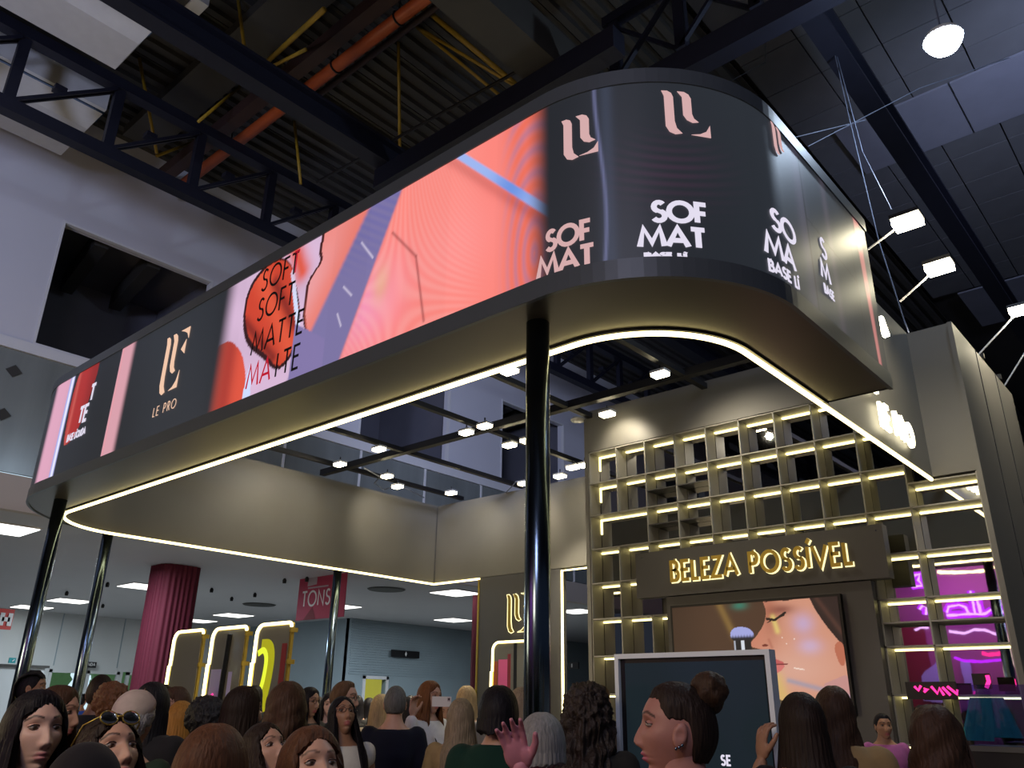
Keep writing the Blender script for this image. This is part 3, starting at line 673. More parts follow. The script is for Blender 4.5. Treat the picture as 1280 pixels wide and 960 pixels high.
# ------------------------------------------------------------------ poles
for (x, y, l) in ((-11.88, 4.11, 'leftmost chrome canopy pole under the front corner'), (-13.79, 5.60, 'chrome canopy pole behind the leftmost one'), (-13.79, 10.27, 'chrome canopy pole in front of the rose banner'), (-3.335, 4.03, 'big central chrome pole under the curved screen corner')):
    t = thing('canopy_pole', l, 'pole', (x, y, 0), 'poles carrying the canopy')
    MB().lathe((x, y, 0), [(.083, .03), (.083, ZB-.005)], 32).build('tube', M['chrome'], t, True)
    MB().lathe((x, y, 0), [(.16, 0), (.16, .02), (.10, .03)], 24).build('base_plate', M['black'], t, True)
# ------------------------------------------------------------------ dark wall under the rear fascia, and its lit mirror
rw = thing('rear_wall_panel', 'dark wall panel with glowing logo behind the central pole', 'wall panel', (-11, 12.85, 0))
MB().box(-12.18, -9.98, 12.80, 12.95, 0, 4.19).build('board', M['panel_dark'], rw)
MB().box(-12.22, -12.18, 12.78, 12.95, 0, 4.19).build('edge_strip', M['gold'], rw)
MB().tube([(-9.95, 12.78, .1), (-9.95, 12.78, 4.14), (-7.4, 12.78, 4.14)], .025, 8).build('led_tube', M['tube'], rw)
lp = on(634, 792, 1, 12.78); lq = on(662, 741, 1, 12.78)
b = MB(); h = lq.z-lp.z
for i in range(5): b.prism(LOGO[i], lambda x, y, d: (lp.x+x*.62, 12.77-d*1.0, lp.z+y*h), .02)
b.build('emblem', M['gold'], rw, fix=True)
b = MB()
for i in range(5):
    pl = LOGO[i]+[LOGO[i][0]]; b.tube([(lp.x+x*.62, 12.755, lp.z+y*h) for x, y in pl[:-1]], .012, 6, closed=True)
b.build('emblem_halo', M['halo'], rw)
b = MB(); lp2 = on(633, 810, 1, 12.7); letters(b, 'LE PRO', .13, .016, lambda x, y, d: (lp2.x+x, 12.70-d, lp2.z+y), .012, .35); b.build('lettering', M['halo'], rw)
# ------------------------------------------------------------------ display lattice
X0, Z0 = -7.32, 5.42; PX = .514
rows = [5.42, 4.91, 4.40, 3.885, 3.375, 2.86, 2.34, 1.825, 1.31, .80, .29]
cols = [X0+PX*i for i in range(10)]   # last = -2.69
lat = thing('display_lattice', 'tall open lattice shelf wall with glowing bars in its cells', 'shelving', (-4.65, 10.4, 0))
YF0, YF1, YM = 10.13, 10.40, 10.41
def covered(x, z):   # cells hidden behind the sign or television panel
    return (-5.9 < x < -3.3 and z < 3.1) or (-6.3 < x < -3.05 and 3.12 < z < 3.66)
o = origin(lat)
def proto(name, m, x0, x1, y0, y1, z0, z1):
    q = MB().box(x0, x1, y0-o.y, y1-o.y, z0, z1).build(name, m, lat, world=False); return q
pcol, prow, pmir, pbar = None, None, None, None
def put_piece(src, x, z): inst(src, lat, (x-o.x, 0, z-o.z))
protos = [proto('divider', M['lattice'], -.009, .009, YF0, YF1, -.502, -.0), proto('shelf_board', M['lattice'], -PX/2+.009, PX/2-.009, YF0, YF1, -.009, .009),
          proto('mirror_back', M['backmirror'], -PX/2, PX/2, YM, YM+.02, -.514, 0), proto('led_bar', M['shelftube'], -PX/2+.014, PX/2-.010, YM-.024, YM-.004, -.034, -.014),
          proto('divider', M['lattice'], -.009, .009, YF0, YF1, -.506, -.0)]
for j, z in enumerate(rows[:-1]):
    for i in range(10):
        x = cols[i]
        if not (i == 1 and j == 2) and not covered(x+.26, z-.2): put_piece(protos[0], x, z-.009)
        if i == 9: continue
        xc = x+PX/2
        if covered(xc, z-.1): continue
        put_piece(protos[1], xc, z); put_piece(protos[2], xc, z)
        if j < 9 and not (j == 2 and i < 2): put_piece(protos[3], xc, z)
for q in protos: bpy.data.objects.remove(q)
MB().box(cols[0]+.014, cols[2]-.01, YM-.024, YM-.004, rows[2]-.034, rows[2]-.014).build('led_bar', M['shelftube'], lat)
MB().box(-7.33, -2.68, YM+.021, YM+.06, 0, 5.43).build('rear_board', M['lattice_dark'], lat)
MB().box(-2.68, -1.94, YM+.021, YM+.06, 0, 4.2).build('rear_board', M['lattice_dark'], lat)
for (i, j) in ((2, 1), (3, 1), (2, 2), (3, 2)):   # half-height shelves of the second and third rows
    x0, x1, z = cols[i], cols[i+1], rows[j]
    MB().box(x0+.01, x1-.01, YF0+.01, YF1, z-.27, z-.255).build('half_shelf', M['lattice_dark'], lat)
for j in range(3): MB().box(cols[0]+.010, cols[0]+.022, YM-.020, YM-.006, rows[j]-.24, rows[j]-.01).build('led_bar', M['shelftube'], lat)
zr = [4.17, 3.885, 3.375, 2.86, 2.60, 2.34, 1.825, 1.31, .80, .29]
MB().box(-1.954, -1.936, YF0, YF1, 0, 4.2).build('divider', M['lattice'], lat)
for j, z in enumerate(zr):
    MB().box(-2.68, -1.955, YF0, YF1, z-.009, z+.009).build('shelf_board', M['lattice'], lat)
    if j < len(zr)-1: MB().box(-2.68, -1.955, YM, YM+.02, zr[j+1], z).build('mirror_back', M['backmirror'], lat)
    if z != 2.60 and j < 8: MB().box(-2.675, -1.96, YM-.024, YM-.004, z-.034, z-.014).build('led_bar', M['shelftube'], lat)
MB().box(-3.195, -2.70, YF0, YF1, 2.591, 2.609).build('shelf_board', M['lattice'], lat)
for z in (2.34, 2.86, 1.825, 3.375): MB().box(-3.40, -3.215, YF0-.03, YF1, z-.48, z-.02).build('side_board', M['lattice_dark'], lat)
# walls around the lattice
sw_ = thing('shelf_wall', 'taupe wall over and beside the lattice shelf, meeting the tower', 'wall panel', (-4.6, 10.5, 0))
MB().box(-7.332, -2.47, 10.12, 10.82, 5.435, 6.12).build('header', M['panel'], sw_)
MB().box(-7.40, -7.334, 10.12, 10.82, 0, 6.12).build('left_end', M['panel'], sw_)
tw = thing('tower', 'tall taupe tower at the right end of the stand', 'tower', (-2.15, 11.8, 0))
MB().box(-2.40, -1.93, 10.13, 10.86, 4.21, 6.05).build('front_board', M['panel'], tw)
MB().box(-1.935, -1.88, 10.10, 13.3, 0, 6.05).build('side_board', M['panel'], tw)
MB().box(-2.40, -1.93, 10.86, 13.3, 5.98, 6.05).build('top_board', M['panel_dark'], tw)
for y in (11.2, 12.25): MB().box(-1.882, -1.872, y, y+.012, 0, 6.05).build('joint', M['black'], tw)
for y in (11.55, 12.5): MB().box(-1.95, -1.85, y, y+.05, 6.05, 6.12).build('clamp', M['black'], tw)
# stand name on the side wall
ns_ = thing('wall_letter_sign', 'overexposed white glowing letters on the taupe side wall', 'sign', (-2.38, 8.8, 4.5))
b = MB(); letters(b, 'LE PRO', .24, .05, lambda x, y, d: (-2.36+d, 8.30+x*.98, 4.36+y), .03, .22); b.build('lettering', M['white_glow'], ns_)
b = MB()
for i in range(5): b.prism(LOGO[i], lambda x, y, d: (-2.36+d, 8.05+x*.32, 4.68+y*.40), .03)
b.build('emblem', M['white_glow'], ns_, fix=True)
# batten lamps on the end of the canopy
bt = thing('batten_lamp', 'slim vertical batten lamp behind the end of the screen', 'lamp', (-1.9, 7.3, 5.0))
pa, pb = on(1100, 397, 1, 7.3), on(1108, 420, 1, 7.3)
MB().sq(pa+Vector((-.05, .02, 0)), pb+Vector((-.05, .02, 0)), .07, .04).build('housing', M['chrome'], bt)
MB().sq(pa, pb, .05, .05).build('lens', M['lamp_face'], bt)

# ------------------------------------------------------------------ sign board, television
sb = thing('sign_board', 'dark board with gold glowing BELEZA POSSÍVEL letters over the television', 'sign', (-4.7, 10.02, 3.08))
MB().box(-6.40, -2.99, 9.93, 10.10, 3.08, 3.70).build('board', M['panel_dark'], sb)
for (ax, ay) in ((-6.3, 3.62), (-3.07, 3.62)): MB().box(ax, ax+.015, 9.925, 9.93, ay, ay+.015).build('screw', M['chrome'], sb)
la, lb_ = on(840, 733, 1, 9.9), on(1068, 711, 1, 9.9)
tw_ = strokes('BELEZA POSSÍVEL', .25, .2)[1]; xs = (lb_.x-la.x)/tw_
b = MB(); letters(b, 'BELEZA POSSÍVEL', .25, .044, lambda x, y, d: (la.x+x*xs, 9.895-d, 3.27+y), .02, .2); b.build('lettering', M['gold'], sb)
b = MB(); letters(b, 'BELEZA POSSÍVEL', .25, .056, lambda x, y, d: (la.x+x*xs+.006, 9.922-d, 3.265+y), .012, .2); b.build('letter_halo', M['halo'], sb)
tvp = thing('television_wall', 'dark backing board behind the large television', 'wall panel', (-4.6, 10.05, 0))
MB().box(-5.96, -3.22, 9.98, 10.11, 0, 3.07).build('board', M['panel_dark'], tvp)
tv = thing('television', 'large wall television showing a woman\'s face and a makeup brush', 'television', (-4.7, 9.95, 1.6))
MB().box(-5.86, -3.57, 9.90, 9.975, 1.60, 2.94).build('bezel', M['black'], tv)
nx, nzz = 300, 172; TX, TZ = np.meshgrid(np.linspace(-5.83, -3.60, nx), np.linspace(1.63, 2.91, nzz), indexing='ij')
T = np.zeros(TX.shape+(3,)); T[:] = L3(72, 48, 34); T *= (1-.35*sst(-5.2, -5.85, TX)+.1*np.sin(TZ*3))[..., None]
def tp_(pts, k=2): return inside(smooth(pts, k), TX, TZ)
def ts(a, b_): return seg(TX, TZ, a, b_)[0]
put(T, np.exp(-(ts((-5.15, 2.95), (-4.95, 2.5))/.05)**2)*.6, L3(150, 118, 60)); put(T, np.exp(-((TX+4.85)/.1)**2-((TZ-2.88)/.05)**2)*.8, L3(40, 130, 110))
face = [(-4.62, 3.2), (-4.52, 2.88), (-4.50, 2.78), (-4.54, 2.64), (-4.66, 2.50), (-4.755, 2.42), (-4.74, 2.375), (-4.66, 2.355), (-4.56, 2.33), (-4.545, 2.25), (-4.55, 2.21), (-4.50, 2.17), (-4.53, 2.13), (-4.56, 2.08), (-4.52, 2.04), (-4.55, 1.98), (-4.57, 1.9), (-4.52, 1.80), (-4.3, 1.72), (-4.1, 1.6), (-3.3, 1.5), (-3.3, 3.2)]
fm = inside(smooth(face, 1), TX, TZ)
put(T, fm, L3(214, 150, 124)); put(T, fm*sst(-4.3, -4.7, TX)*.55, L3(196, 112, 86)); put(T, fm*np.exp(-((TX+4.45)/.12)**2-((TZ-2.75)/.3)**2)*.6, L3(160, 86, 62))
put(T, fm*np.exp(-((TX+4.05)/.13)**2-((TZ-2.62)/.12)**2)*.7, L3(196, 176, 222)); put(T, fm*np.exp(-((TX+4.0)/.14)**2-((TZ-2.36)/.09)**2)*.7, L3(200, 180, 226)); put(T, fm*np.exp(-((TX+4.2)/.5)**2-((TZ-2.1)/.25)**2)*.4, L3(232, 190, 176))
put(T, fm*np.exp(-(ts((-4.45, 2.0), (-4.35, 1.65))/.09)**2)*.6, L3(222, 196, 100)); put(T, fm*np.exp(-(ts((-4.42, 2.72), (-4.38, 2.55))/.035)**2)*.8, L3(232, 208, 120))
put(T, fm*np.exp(-(ts((-4.63, 2.85), (-4.60, 2.75))/.05)**2), L3(226, 200, 110))
put(T, fm*np.exp(-((TX+4.30)/.16)**2-((TZ-2.80)/.06)**2)*.75, L3(120, 56, 50)); put(T, (ts((-4.50, 2.70), (-4.40, 2.68)) < .016)|(ts((-4.40, 2.68), (-4.26, 2.76)) < .014), L3(30, 16, 16))
for k in range(6): put(T, ts((-4.42+k*.03, 2.69+k*.008), (-4.50+k*.03, 2.655+k*.01)) < .005, L3(22, 12, 12))
put(T, tp_([(-4.55, 2.90), (-4.4, 2.925), (-4.15, 2.92), (-4.15, 2.90), (-4.4, 2.905)], 1), L3(60, 34, 30))
put(T, tp_([(-4.61, 2.39), (-4.55, 2.41), (-4.50, 2.385), (-4.57, 2.37)], 2), L3(120, 50, 40)); put(T, np.exp(-(ts((-4.50, 2.45), (-4.47, 2.36))/.02)**2)*.5, L3(168, 92, 70))
put(T, tp_([(-4.57, 2.22), (-4.45, 2.235), (-4.30, 2.17), (-4.50, 2.165)], 2), L3(196, 92, 92)); put(T, tp_([(-4.56, 2.13), (-4.50, 2.16), (-4.30, 2.165), (-4.42, 2.06), (-4.53, 2.06)], 2), L3(214, 116, 112))
put(T, ts((-4.53, 2.162), (-4.30, 2.168)) < .007, L3(120, 42, 46))
hair = [(-3.98, 3.1), (-3.92, 2.85), (-3.80, 2.62), (-3.66, 2.42), (-3.5, 2.2), (-3.3, 2.1), (-3.3, 3.1)]; put(T, tp_(hair, 1), L3(40, 24, 24)); put(T, tp_(hair, 1)*np.exp(-(ts((-3.85, 2.9), (-3.6, 2.5))/.03)**2)*.5, L3(96, 60, 50))
put(T, tp_([(-3.72, 2.36), (-3.63, 2.42), (-3.58, 2.3), (-3.62, 2.12), (-3.68, 2.15)], 2), L3(190, 110, 84))
put(T, np.exp(-(ts((-4.3, 1.98), (-3.6, 1.80))/.03)**2)*.55, L3(120, 150, 186)); put(T, tp_([(-4.0, 1.9), (-3.5, 2.08), (-3.4, 1.5), (-3.8, 1.5)], 1)*.35, L3(170, 130, 160))
put(T, np.exp(-((TX+4.6)/.1)**2-((TZ-1.72)/.1)**2)*.8, L3(166, 216, 156))
br = smooth([(-5.02, 2.50), (-4.99, 2.60), (-4.86, 2.63), (-4.72, 2.59), (-4.68, 2.50), (-4.74, 2.44), (-4.95, 2.44)], 2); bm_ = inside(br, TX, TZ)
put(T, bm_, L3(166, 170, 228)); put(T, bm_*sst(2.53+.012*np.sin(TX*160), 2.48, TZ), L3(22, 22, 34)); put(T, (TX > -4.96)*(TX < -4.74)*(TZ < 2.46)*1.0, L3(16, 18, 26))
put(T, (np.abs(TX+4.85) < .022)*(TZ < 2.46)*(TZ > 1.9), L3(220, 226, 236)); put(T, (np.abs(TX+4.955) < .012)*(TZ < 2.46), L3(170, 176, 190))
for (a, c) in ((-4.33, 2.47), (-4.18, 2.45), (-4.28, 2.40)): put(T, np.hypot(TX-a, TZ-c) < .008, L3(250, 230, 220))
put(T, ts((-4.22, 2.12), (-4.10, 2.10)) < .007, L3(250, 225, 210))
b = MB(); b.v = [(x, 9.895, z) for x, z in zip(TX.ravel(), TZ.ravel())]; b.f = [(i*nzz+j, (i+1)*nzz+j, (i+1)*nzz+j+1, i*nzz+j+1) for i in range(nx-1) for j in range(nzz-1)]; b.m = [0]*len(b.f)
b.build('picture', M['tv'], tv, cols=np.concatenate([T.reshape(-1, 3), np.ones((nx*nzz, 1))], 1))

# ------------------------------------------------------------------ kiosk screen in front
ka, kb = on(769, 818, 1, 3.45), on(963, 820, 1, 3.45)
kx0, kx1, kz1 = ka.x, kb.x, ka.z; kz0 = .75
ks = thing('kiosk_screen', 'pale framed upright display screen behind the woman with the bun', 'display screen', ((kx0+kx1)/2, 3.5, 0))
fw = .022
MB().box(kx0, kx0+fw, 3.44, 3.50, kz0, kz1).box(kx1-fw, kx1, 3.44, 3.50, kz0, kz1).box(kx0+fw, kx1-fw, 3.44, 3.50, kz1-fw, kz1).box(kx0+fw, kx1-fw, 3.44, 3.50, kz0, kz0+fw).build('frame', M['whiteplastic'], ks)
MB().box(kx0+fw, kx1-fw, 3.46, 3.485, kz0+fw, kz1-fw).build('bezel', M['black'], ks)
scm = mat('kiosk_glass', (.012, .018, .022), .12, 0, .1, 1, spec=.25, emis=(.008, .014, .018), strength=1.0)
MB().box(kx0+fw+.03, kx1-fw-.015, 3.452, 3.46, kz0+fw+.02, kz1-fw-.02).build('glass', scm, ks)
sp = on(902, 956, 1, 3.45); b = MB(); letters(b, 'SE', .036, .008, lambda x, y, d: (sp.x+x, 3.450-d, sp.z+y), .002, .2); b.build('lettering', M['text_white'], ks)
MB().box((kx0+kx1)/2-.08, (kx0+kx1)/2+.08, 3.50, 3.56, .03, kz1-.3).build('post', M['whiteplastic'], ks)
MB().box((kx0+kx1)/2-.3, (kx0+kx1)/2+.3, 3.3, 3.75, 0, .03).build('foot', M['whiteplastic'], ks)

# ------------------------------------------------------------------ lit mirrors on the left
def rounded(x0, x1, z0, z1, r, left=True, n=8):
    return [(x0, z0)]+[(x0+r-r*math.cos(PI/2*i/n), z1-r+r*math.sin(PI/2*i/n)) for i in range(n+1)]+[(x1-.06+.06*math.sin(PI/2*i/4), z1-.06+.06*math.cos(PI/2*i/4)) for i in range(5)]+[(x1, z0)]
def lit_mirror(u0, u1, v, y, label, extra=None):
    a, c = on(u0, v, 1, y), on(u1, v-4, 1, y); x0, x1, zt = a.x, c.x, a.z
    t = thing('lit_mirror', label, 'mirror', ((x0+x1)/2, y, 0), 'lit mirrors standing under the canopy')
    out = rounded(x0, x1, 0, zt, .16)
    MB().prism(out, lambda x, z, d: (x, y+d, z), .045).build('body', M['gold'], t, fix=True)
    inn = [(x0+.05, .05)]+rounded(x0+.05, x1-.03, .05, zt-.05, .13)[1:]
    MB().prism(inn, lambda x, z, d: (x, y-.012+d, z), .01).build('mirror_glass', M['mirror'], t, fix=True)
    zs = zt*.8
    top = [(x0+.02, y-.02, zs)]+[(p[0]+.02, y-.02, p[1]-.02) for p in out[1:-1]]
    MB().tube(top, .022, 8).build('led_tube', M['tube'], t)
    MB().tube([(x0-.01, y-.02, .1), (x0-.01, y-.02, zs)], .024, 8).build('led_tube', M['tube'], t)
    for q in (zt*.8, zt-.12): MB().box(x1-.01, x1+.02, y-.03, y+.09, q-.03, q+.03).build('bracket', M['gold'], t)
    if extra: extra(t, x0, x1, zt, y)
    return t
def soft(pl, k=3):
    for _ in range(k): pl = [pl[0]]+[q for a, c in zip(pl, pl[1:]) for q in ((.75*a[0]+.25*c[0], .75*a[1]+.25*c[1]), (.25*a[0]+.75*c[0], .25*a[1]+.75*c[1]))]+[pl[-1]]
    return pl
def acid(t, x0, x1, zt, y):  # flat yellow shapes on the mirror face, with emission of their own
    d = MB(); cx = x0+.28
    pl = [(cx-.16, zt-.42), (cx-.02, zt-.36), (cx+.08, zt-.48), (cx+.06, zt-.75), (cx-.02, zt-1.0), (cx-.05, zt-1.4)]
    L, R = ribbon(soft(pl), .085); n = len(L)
    d.prism(L+R[::-1], lambda x, z, q: (x, y-.016-q, z), .006); d.build('acid_swirl', M['acid_glow'], t, fix=True)
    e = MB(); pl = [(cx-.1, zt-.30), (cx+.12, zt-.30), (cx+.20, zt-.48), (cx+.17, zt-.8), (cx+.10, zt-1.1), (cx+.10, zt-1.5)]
    L, R = ribbon(soft(pl), .15); e.prism(L+R[::-1], lambda x, z, q: (x, y-.014-q, z), .004); e.build('acid_band', M['acid'], t, fix=True)
    MB().box(x1-.17, x1-.05, y-.018, y-.013, .2, zt-.3).build('maroon_stripe', M['maroon'], t)
def lavp(t, x0, x1, zt, y):  # mirror reflections laid on the glass as flat coloured strips
    MB().box(x0+.12, x0+.40, y-.018, y-.013, .2, zt-.62).build('pale_reflection', M['lav'], t)
    MB().box(x0+.62, x0+.72, y-.018, y-.013, .2, zt-.66).build('pale_reflection', M['lav'], t)
    MB().sq((x0+.44, y-.03, .2), (x0+.54, y-.03, zt-.12), .10, .02, up=(0, 1, 0)).build('dark_reflection', M['black'], t)
    b = MB(); b.tube([(x0+.15, y-.03, zt-1.05), (x0+.22, y-.03, zt-1.0), (x0+.27, y-.03, zt-.97), (x0+.26, y-.03, zt-1.03)], .01, 5); b.build('reflected_mark', M['pink_glow'], t)
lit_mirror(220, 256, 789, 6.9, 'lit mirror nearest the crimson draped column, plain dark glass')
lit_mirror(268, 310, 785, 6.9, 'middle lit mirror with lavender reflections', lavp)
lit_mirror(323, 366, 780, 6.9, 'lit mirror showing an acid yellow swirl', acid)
def pinkd(t, x0, x1, zt, y):  # pink, red, orange and dark reflections built as flat strips
    MB().box(x0+.18, x0+.42, y-.018, y-.013, .2, zt-.35).build('pink_reflection', M['pinkreflect'], t)
    MB().box(x0+.42, x0+.50, y-.018, y-.013, .2, zt-.25).build('red_reflection', M['maroon'], t)
    MB().box(x0+.06, x0+.16, y-.018, y-.013, .2, zt-.38).build('orange_reflection', M['orange'], t)
    MB().box(x0+.58, x0+.66, y-.018, y-.013, .2, zt-.05).build('dark_reflection', M['black'], t)
lit_mirror(616, 672, 802, 12.62, 'lit mirror with pink reflections behind the central pole', pinkd)

# ------------------------------------------------------------------ lighting rails and spotlights
rl = thing('lighting_rail_grid', 'black lighting rail grid across the open canopy top', 'lighting rail', (-8, 9.5, 6.0))
MB().box(-13.6, -2.45, 9.46, 9.58, 5.98, 6.10).build('main_rail', M['black'], rl)
for x in (-12.85, -11.08, -9.0, -7.26, -5.2, -3.4):
    MB().box(x-.045, x+.045, 4.45, 12.85 if x < -7.4 else 10.1, 5.99, 6.07).build('cross_rail', M['black'], rl)
spots = [(637, 462), (825, 466), (759, 516), (606, 531), (583, 539), (637, 555), (659, 549), (425, 579), (484, 594), (497, 607), (564, 615), (655, 603), (700, 594), (716, 583), (731, 580), (474, 560)]
places = ['nearest the led tube left of the big pole', 'right of the big pole near the lattice top', 'shining on the header of the lattice', 'upper one of the close pair', 'lower one of the close pair', 'under the pair, left one', 'half hidden by the big pole, upper', 'far left by the side fascia', 'next to the tangled cable', 'just below the cable one', 'above the rear corner', 'lowest one left of the big pole', 'first right of the big pole, low', 'second right of the big pole, low', 'closest to the lattice left edge', 'alone on the rail behind the led tube, far left']
for k, ((u, v), l) in enumerate(zip(spots, places)):
    p = on(u, v, 2, 5.88)
    t = thing('track_spotlight', 'white-hot track spotlight '+l, 'spotlight', (p.x, p.y, p.z-.03), 'track spotlights on the rails')
    MB().box(p.x-.115, p.x+.115, p.y-.08, p.y+.08, p.z-.005, p.z+.03).build('housing', M['hangwhite'], t)
    MB().box(p.x-.105, p.x+.105, p.y-.07, p.y+.07, p.z-.05, p.z-.005).build('lens', M['spot_face'], t)
    MB().tube([(p.x, p.y, p.z+.03), (p.x, p.y, p.z+.12)], .012, 6).build('stem', M['black'], t)
aims = {0: (-7, 7, 0), 1: (-4.6, 10.1, 4.3), 2: (-6.6, 10.1, 5.4), 3: (-9, 8, 0), 4: (-8, 9, 0), 5: (-9, 12.8, 4.6), 6: (-8, 9, 0), 7: (-13.6, 8.5, 5.0), 8: (-12.4, 9, 0), 9: (-13.6, 11.4, 5.2), 10: (-12.4, 12.8, 5.0), 11: (-10.8, 12.8, 4.9), 12: (-9.6, 12.0, 0), 13: (-5.5, 10.4, 3.4), 14: (-8.8, 12.8, 4.8), 15: (-13.6, 7.4, 5.2)}
for k, (u, v) in enumerate(spots):
    p = on(u, v, 2, 5.80); wallish = aims[k][2] > 1
    light('SPOT', 'spot_light', p-Vector((0, 0, .05)), aims[k], (130 if k == 1 else 48 if k == 2 else 60) if wallish else 760, WARM, .05, 105 if wallish else 80, .8)
tag(MB().lathe((on(723, 526, 2, 6.0)), [(.12, 0), (.13, .02), (.10, .05), (.05, .06)], 20).build('smoke_detector', M['hangwhite'], None, True), 'round white smoke detector beside the big pole top', 'detector')
b = MB()
pts = [on(u, v, 2, 5.93) for u, v in ((455, 585), (475, 596), (468, 604), (480, 612), (497, 607), (512, 612), (530, 622))]
b.tube(pts, .014, 5); tag(b.build('cable_loop', M['cable']), 'loose pale cable tangled by the rail spotlights', 'cable')
tag(MB().tube([on(u, v, 2, 5.95) for u, v in ((632, 616), (640, 608), (645, 602))], .012, 5).build('cable_loop', M['cable']), 'short pale cable left of the big pole', 'cable')

# ------------------------------------------------------------------ floodlights on arms, high bay
for (y, pu, lu, e, l) in ((7.3, (1087, 312), (1134, 276), 160, 'floodlight on the arm nearest the screen end'), (8.2, (1108, 382), (1174, 333), 160, 'second floodlight, over the side wall'), (11.5, (1215, 440), (1275, 387), 200, 'third floodlight, over the tower side'), (13.0, (1246, 470), (1300, 410), 150, 'floodlight arm at the far end of the tower')):
    a, c = on(*pu, 1, y), on(*lu, 1, y)
    a = Vector((-1.95, y, min(a.z, 6.05)))
    t = thing('floodlight', l, 'floodlight', c, 'floodlights on arms along the stand')
    MB().tube([a, a+(c-a)*.86], .012, 6).build('arm', M['hangwhite'], t)
    MB().box(c.x-.13, c.x+.13, c.y-.10, c.y+.10, c.z+.02, c.z+.06).build('housing', M['black'], t)
    MB().box(c.x-.12, c.x+.12, c.y-.09, c.y+.09, c.z-.05, c.z+.02).build('lens', M['lamp_face'], t)
    light('SPOT', 'flood_light', c+Vector((-.02, 0, -.06)), (-2.4, y+.35, 4.6), e*.75, (1, .88, .66), .06, 125, .7)
c = on(1180, 54, 2, 9.5)
t = thing('high_bay_lamp', 'brilliant bluish high-bay lamp near the top right', 'lamp', c)
MB().lathe((c.x, c.y, c.z), [(.24, .06), (.20, .14), (.08, .24)], 20).build('shade', M['hangwhite'], t, True)
MB().lathe((c.x, c.y, c.z), [(.06, -.12), (.16, -.08), (.21, 0), (.23, .06)], 20).build('lens', M['bay_face'], t, True)
MB().tube([c+Vector((0, 0, .2)), (c.x, c.y, 13.9)], .012, 5).build('suspension_cord', M['cable'], t)
light('POINT', 'high_bay_light', c-Vector((0, 0, .4)), c-Vector((0, 0, 2)), 320, (.62, .78, 1), .15)

# ------------------------------------------------------------------ mezzanine ceiling fittings, column, banners
lamps = [((0, 660), 'big ceiling light panel at the left edge under the mezzanine'), ((88, 751), 'ceiling light panel between the two left poles'), ((40, 759), 'ceiling light panel behind the leftmost pole'), ((180, 733), 'ceiling light panel left of the crimson column'), ((292, 769), 'ceiling light panel above the middle lit mirror'), ((424, 758), 'ceiling light panel right of the rose banner'), ((248, 776), 'ceiling light panel just right of the crimson column'), ((570, 741), 'nearer ceiling light panel left of the rear wall panel'), ((567, 775), 'farther ceiling light panel left of the rear wall panel'), ((722, 764), 'ceiling light panel seen through the lit rear opening')]
for (u, v), l in lamps:
    p = on(u, v, 2, 4.98); t = thing('ceiling_light_panel', l, 'ceiling light', p, 'square light panels of the mezzanine ceiling')
    MB().box(p.x-.62, p.x+.62, p.y-.62, p.y+.62, p.z-.01, p.z+.02).build('frame', M['ledge'], t); MB().box(p.x-.58, p.x+.58, p.y-.58, p.y+.58, p.z-.025, p.z-.01).build('diffuser', M['panel_lamp'], t)
for k, ((u, v), l) in enumerate((((483, 737), 'dark air outlet ahead of the near light panels'), ((324, 756), 'round dark air outlet between mirror and banner'))):
    p = on(u, v, 2, 4.98); tag(MB().lathe(p, [(.55, -.02), (.6, .01)], 24).build('air_outlet', M['girder']), l, 'vent')
for k, (u, v) in enumerate(((135, 728), (84, 739), (129, 755), (265, 735), (290, 746), (319, 741), (356, 723), (384, 721))):
    p = on(u, v, 2, 4.99); tag(MB().lathe(p, [(.05, -.14), (.06, -.05), (.03, 0)], 10).build('sprinkler', M['black']), 'small dark sprinkler head under the mezzanine ceiling', 'sprinkler', 'sprinkler heads of the mezzanine ceiling')
def pleated(cx, cy, r, z1, label, n=26, sq=1.0):
    b = MB(); N = n*6; vs = []
    for z in (0, z1*.5, z1):
        for k in range(N):
            a = 2*PI*k/N; q = r*(1+.03*math.sin(a*n)+.012*math.sin(a*n*2.7+1)); ca, sa = math.cos(a), math.sin(a)
            e = (abs(ca)**4+abs(sa)**4)**-.25; e = 1+(e-1)*sq; vs.append((cx+q*e*ca, cy+q*e*sa, z))
    b.add(vs, [(i*N+k, i*N+(k+1) % N, (i+1)*N+(k+1) % N, (i+1)*N+k) for i in range(2) for k in range(N)]); return tag(b.build('draped_column', M['curtain'], None, True), label, 'column')
pleated(-21.35, 10.6, .53, 4.99, 'thick column draped in crimson pleated cloth behind the lit mirrors')
pc_ = on(594, 820, 1, 19.5); pleated(pc_.x+.05, 19.5, .16, 4.99, 'crimson pleated drape just left of the rear wall panel', 14, .4)
bn = thing('hanging_banner', 'rose banner with white TONS lettering behind the third pole', 'banner', (-19.7, 14, 3.75))
A = on(376, 722, 1, 14); Bq = on(373, 776, 1, 14)
MB().box(A.x, A.x+2.2, 13.98, 14, Bq.z, A.z-.02).build('cloth', M['rose'], bn)
b = MB(); letters(b, 'TONS', .40, .055, lambda x, y, d: (A.x+.22+x*.95, 13.978-d, Bq.z+.38+y), .004, .2); b.build('lettering', M['print_white'], bn)
MB().prism([(.42, .95), (.85, .98), (.85, 1.2), (.42, 1.2)], lambda x, y, d: (A.x+x, 13.978-d, Bq.z+y-.02), .004).build('emblem', M['print_grey'], bn, fix=True)
MB().box(A.x+.45, A.x+1.4, 13.972, 13.978, Bq.z+.86, Bq.z+.90).build('caption_line', M['print_grey'], bn)
MB().prism([(.35, 0), (.75, .35), (.95, 0)], lambda x, y, d: (A.x+x, 13.979-d, Bq.z+y), .002).build('shape_print', M['maroon'], bn, fix=True)
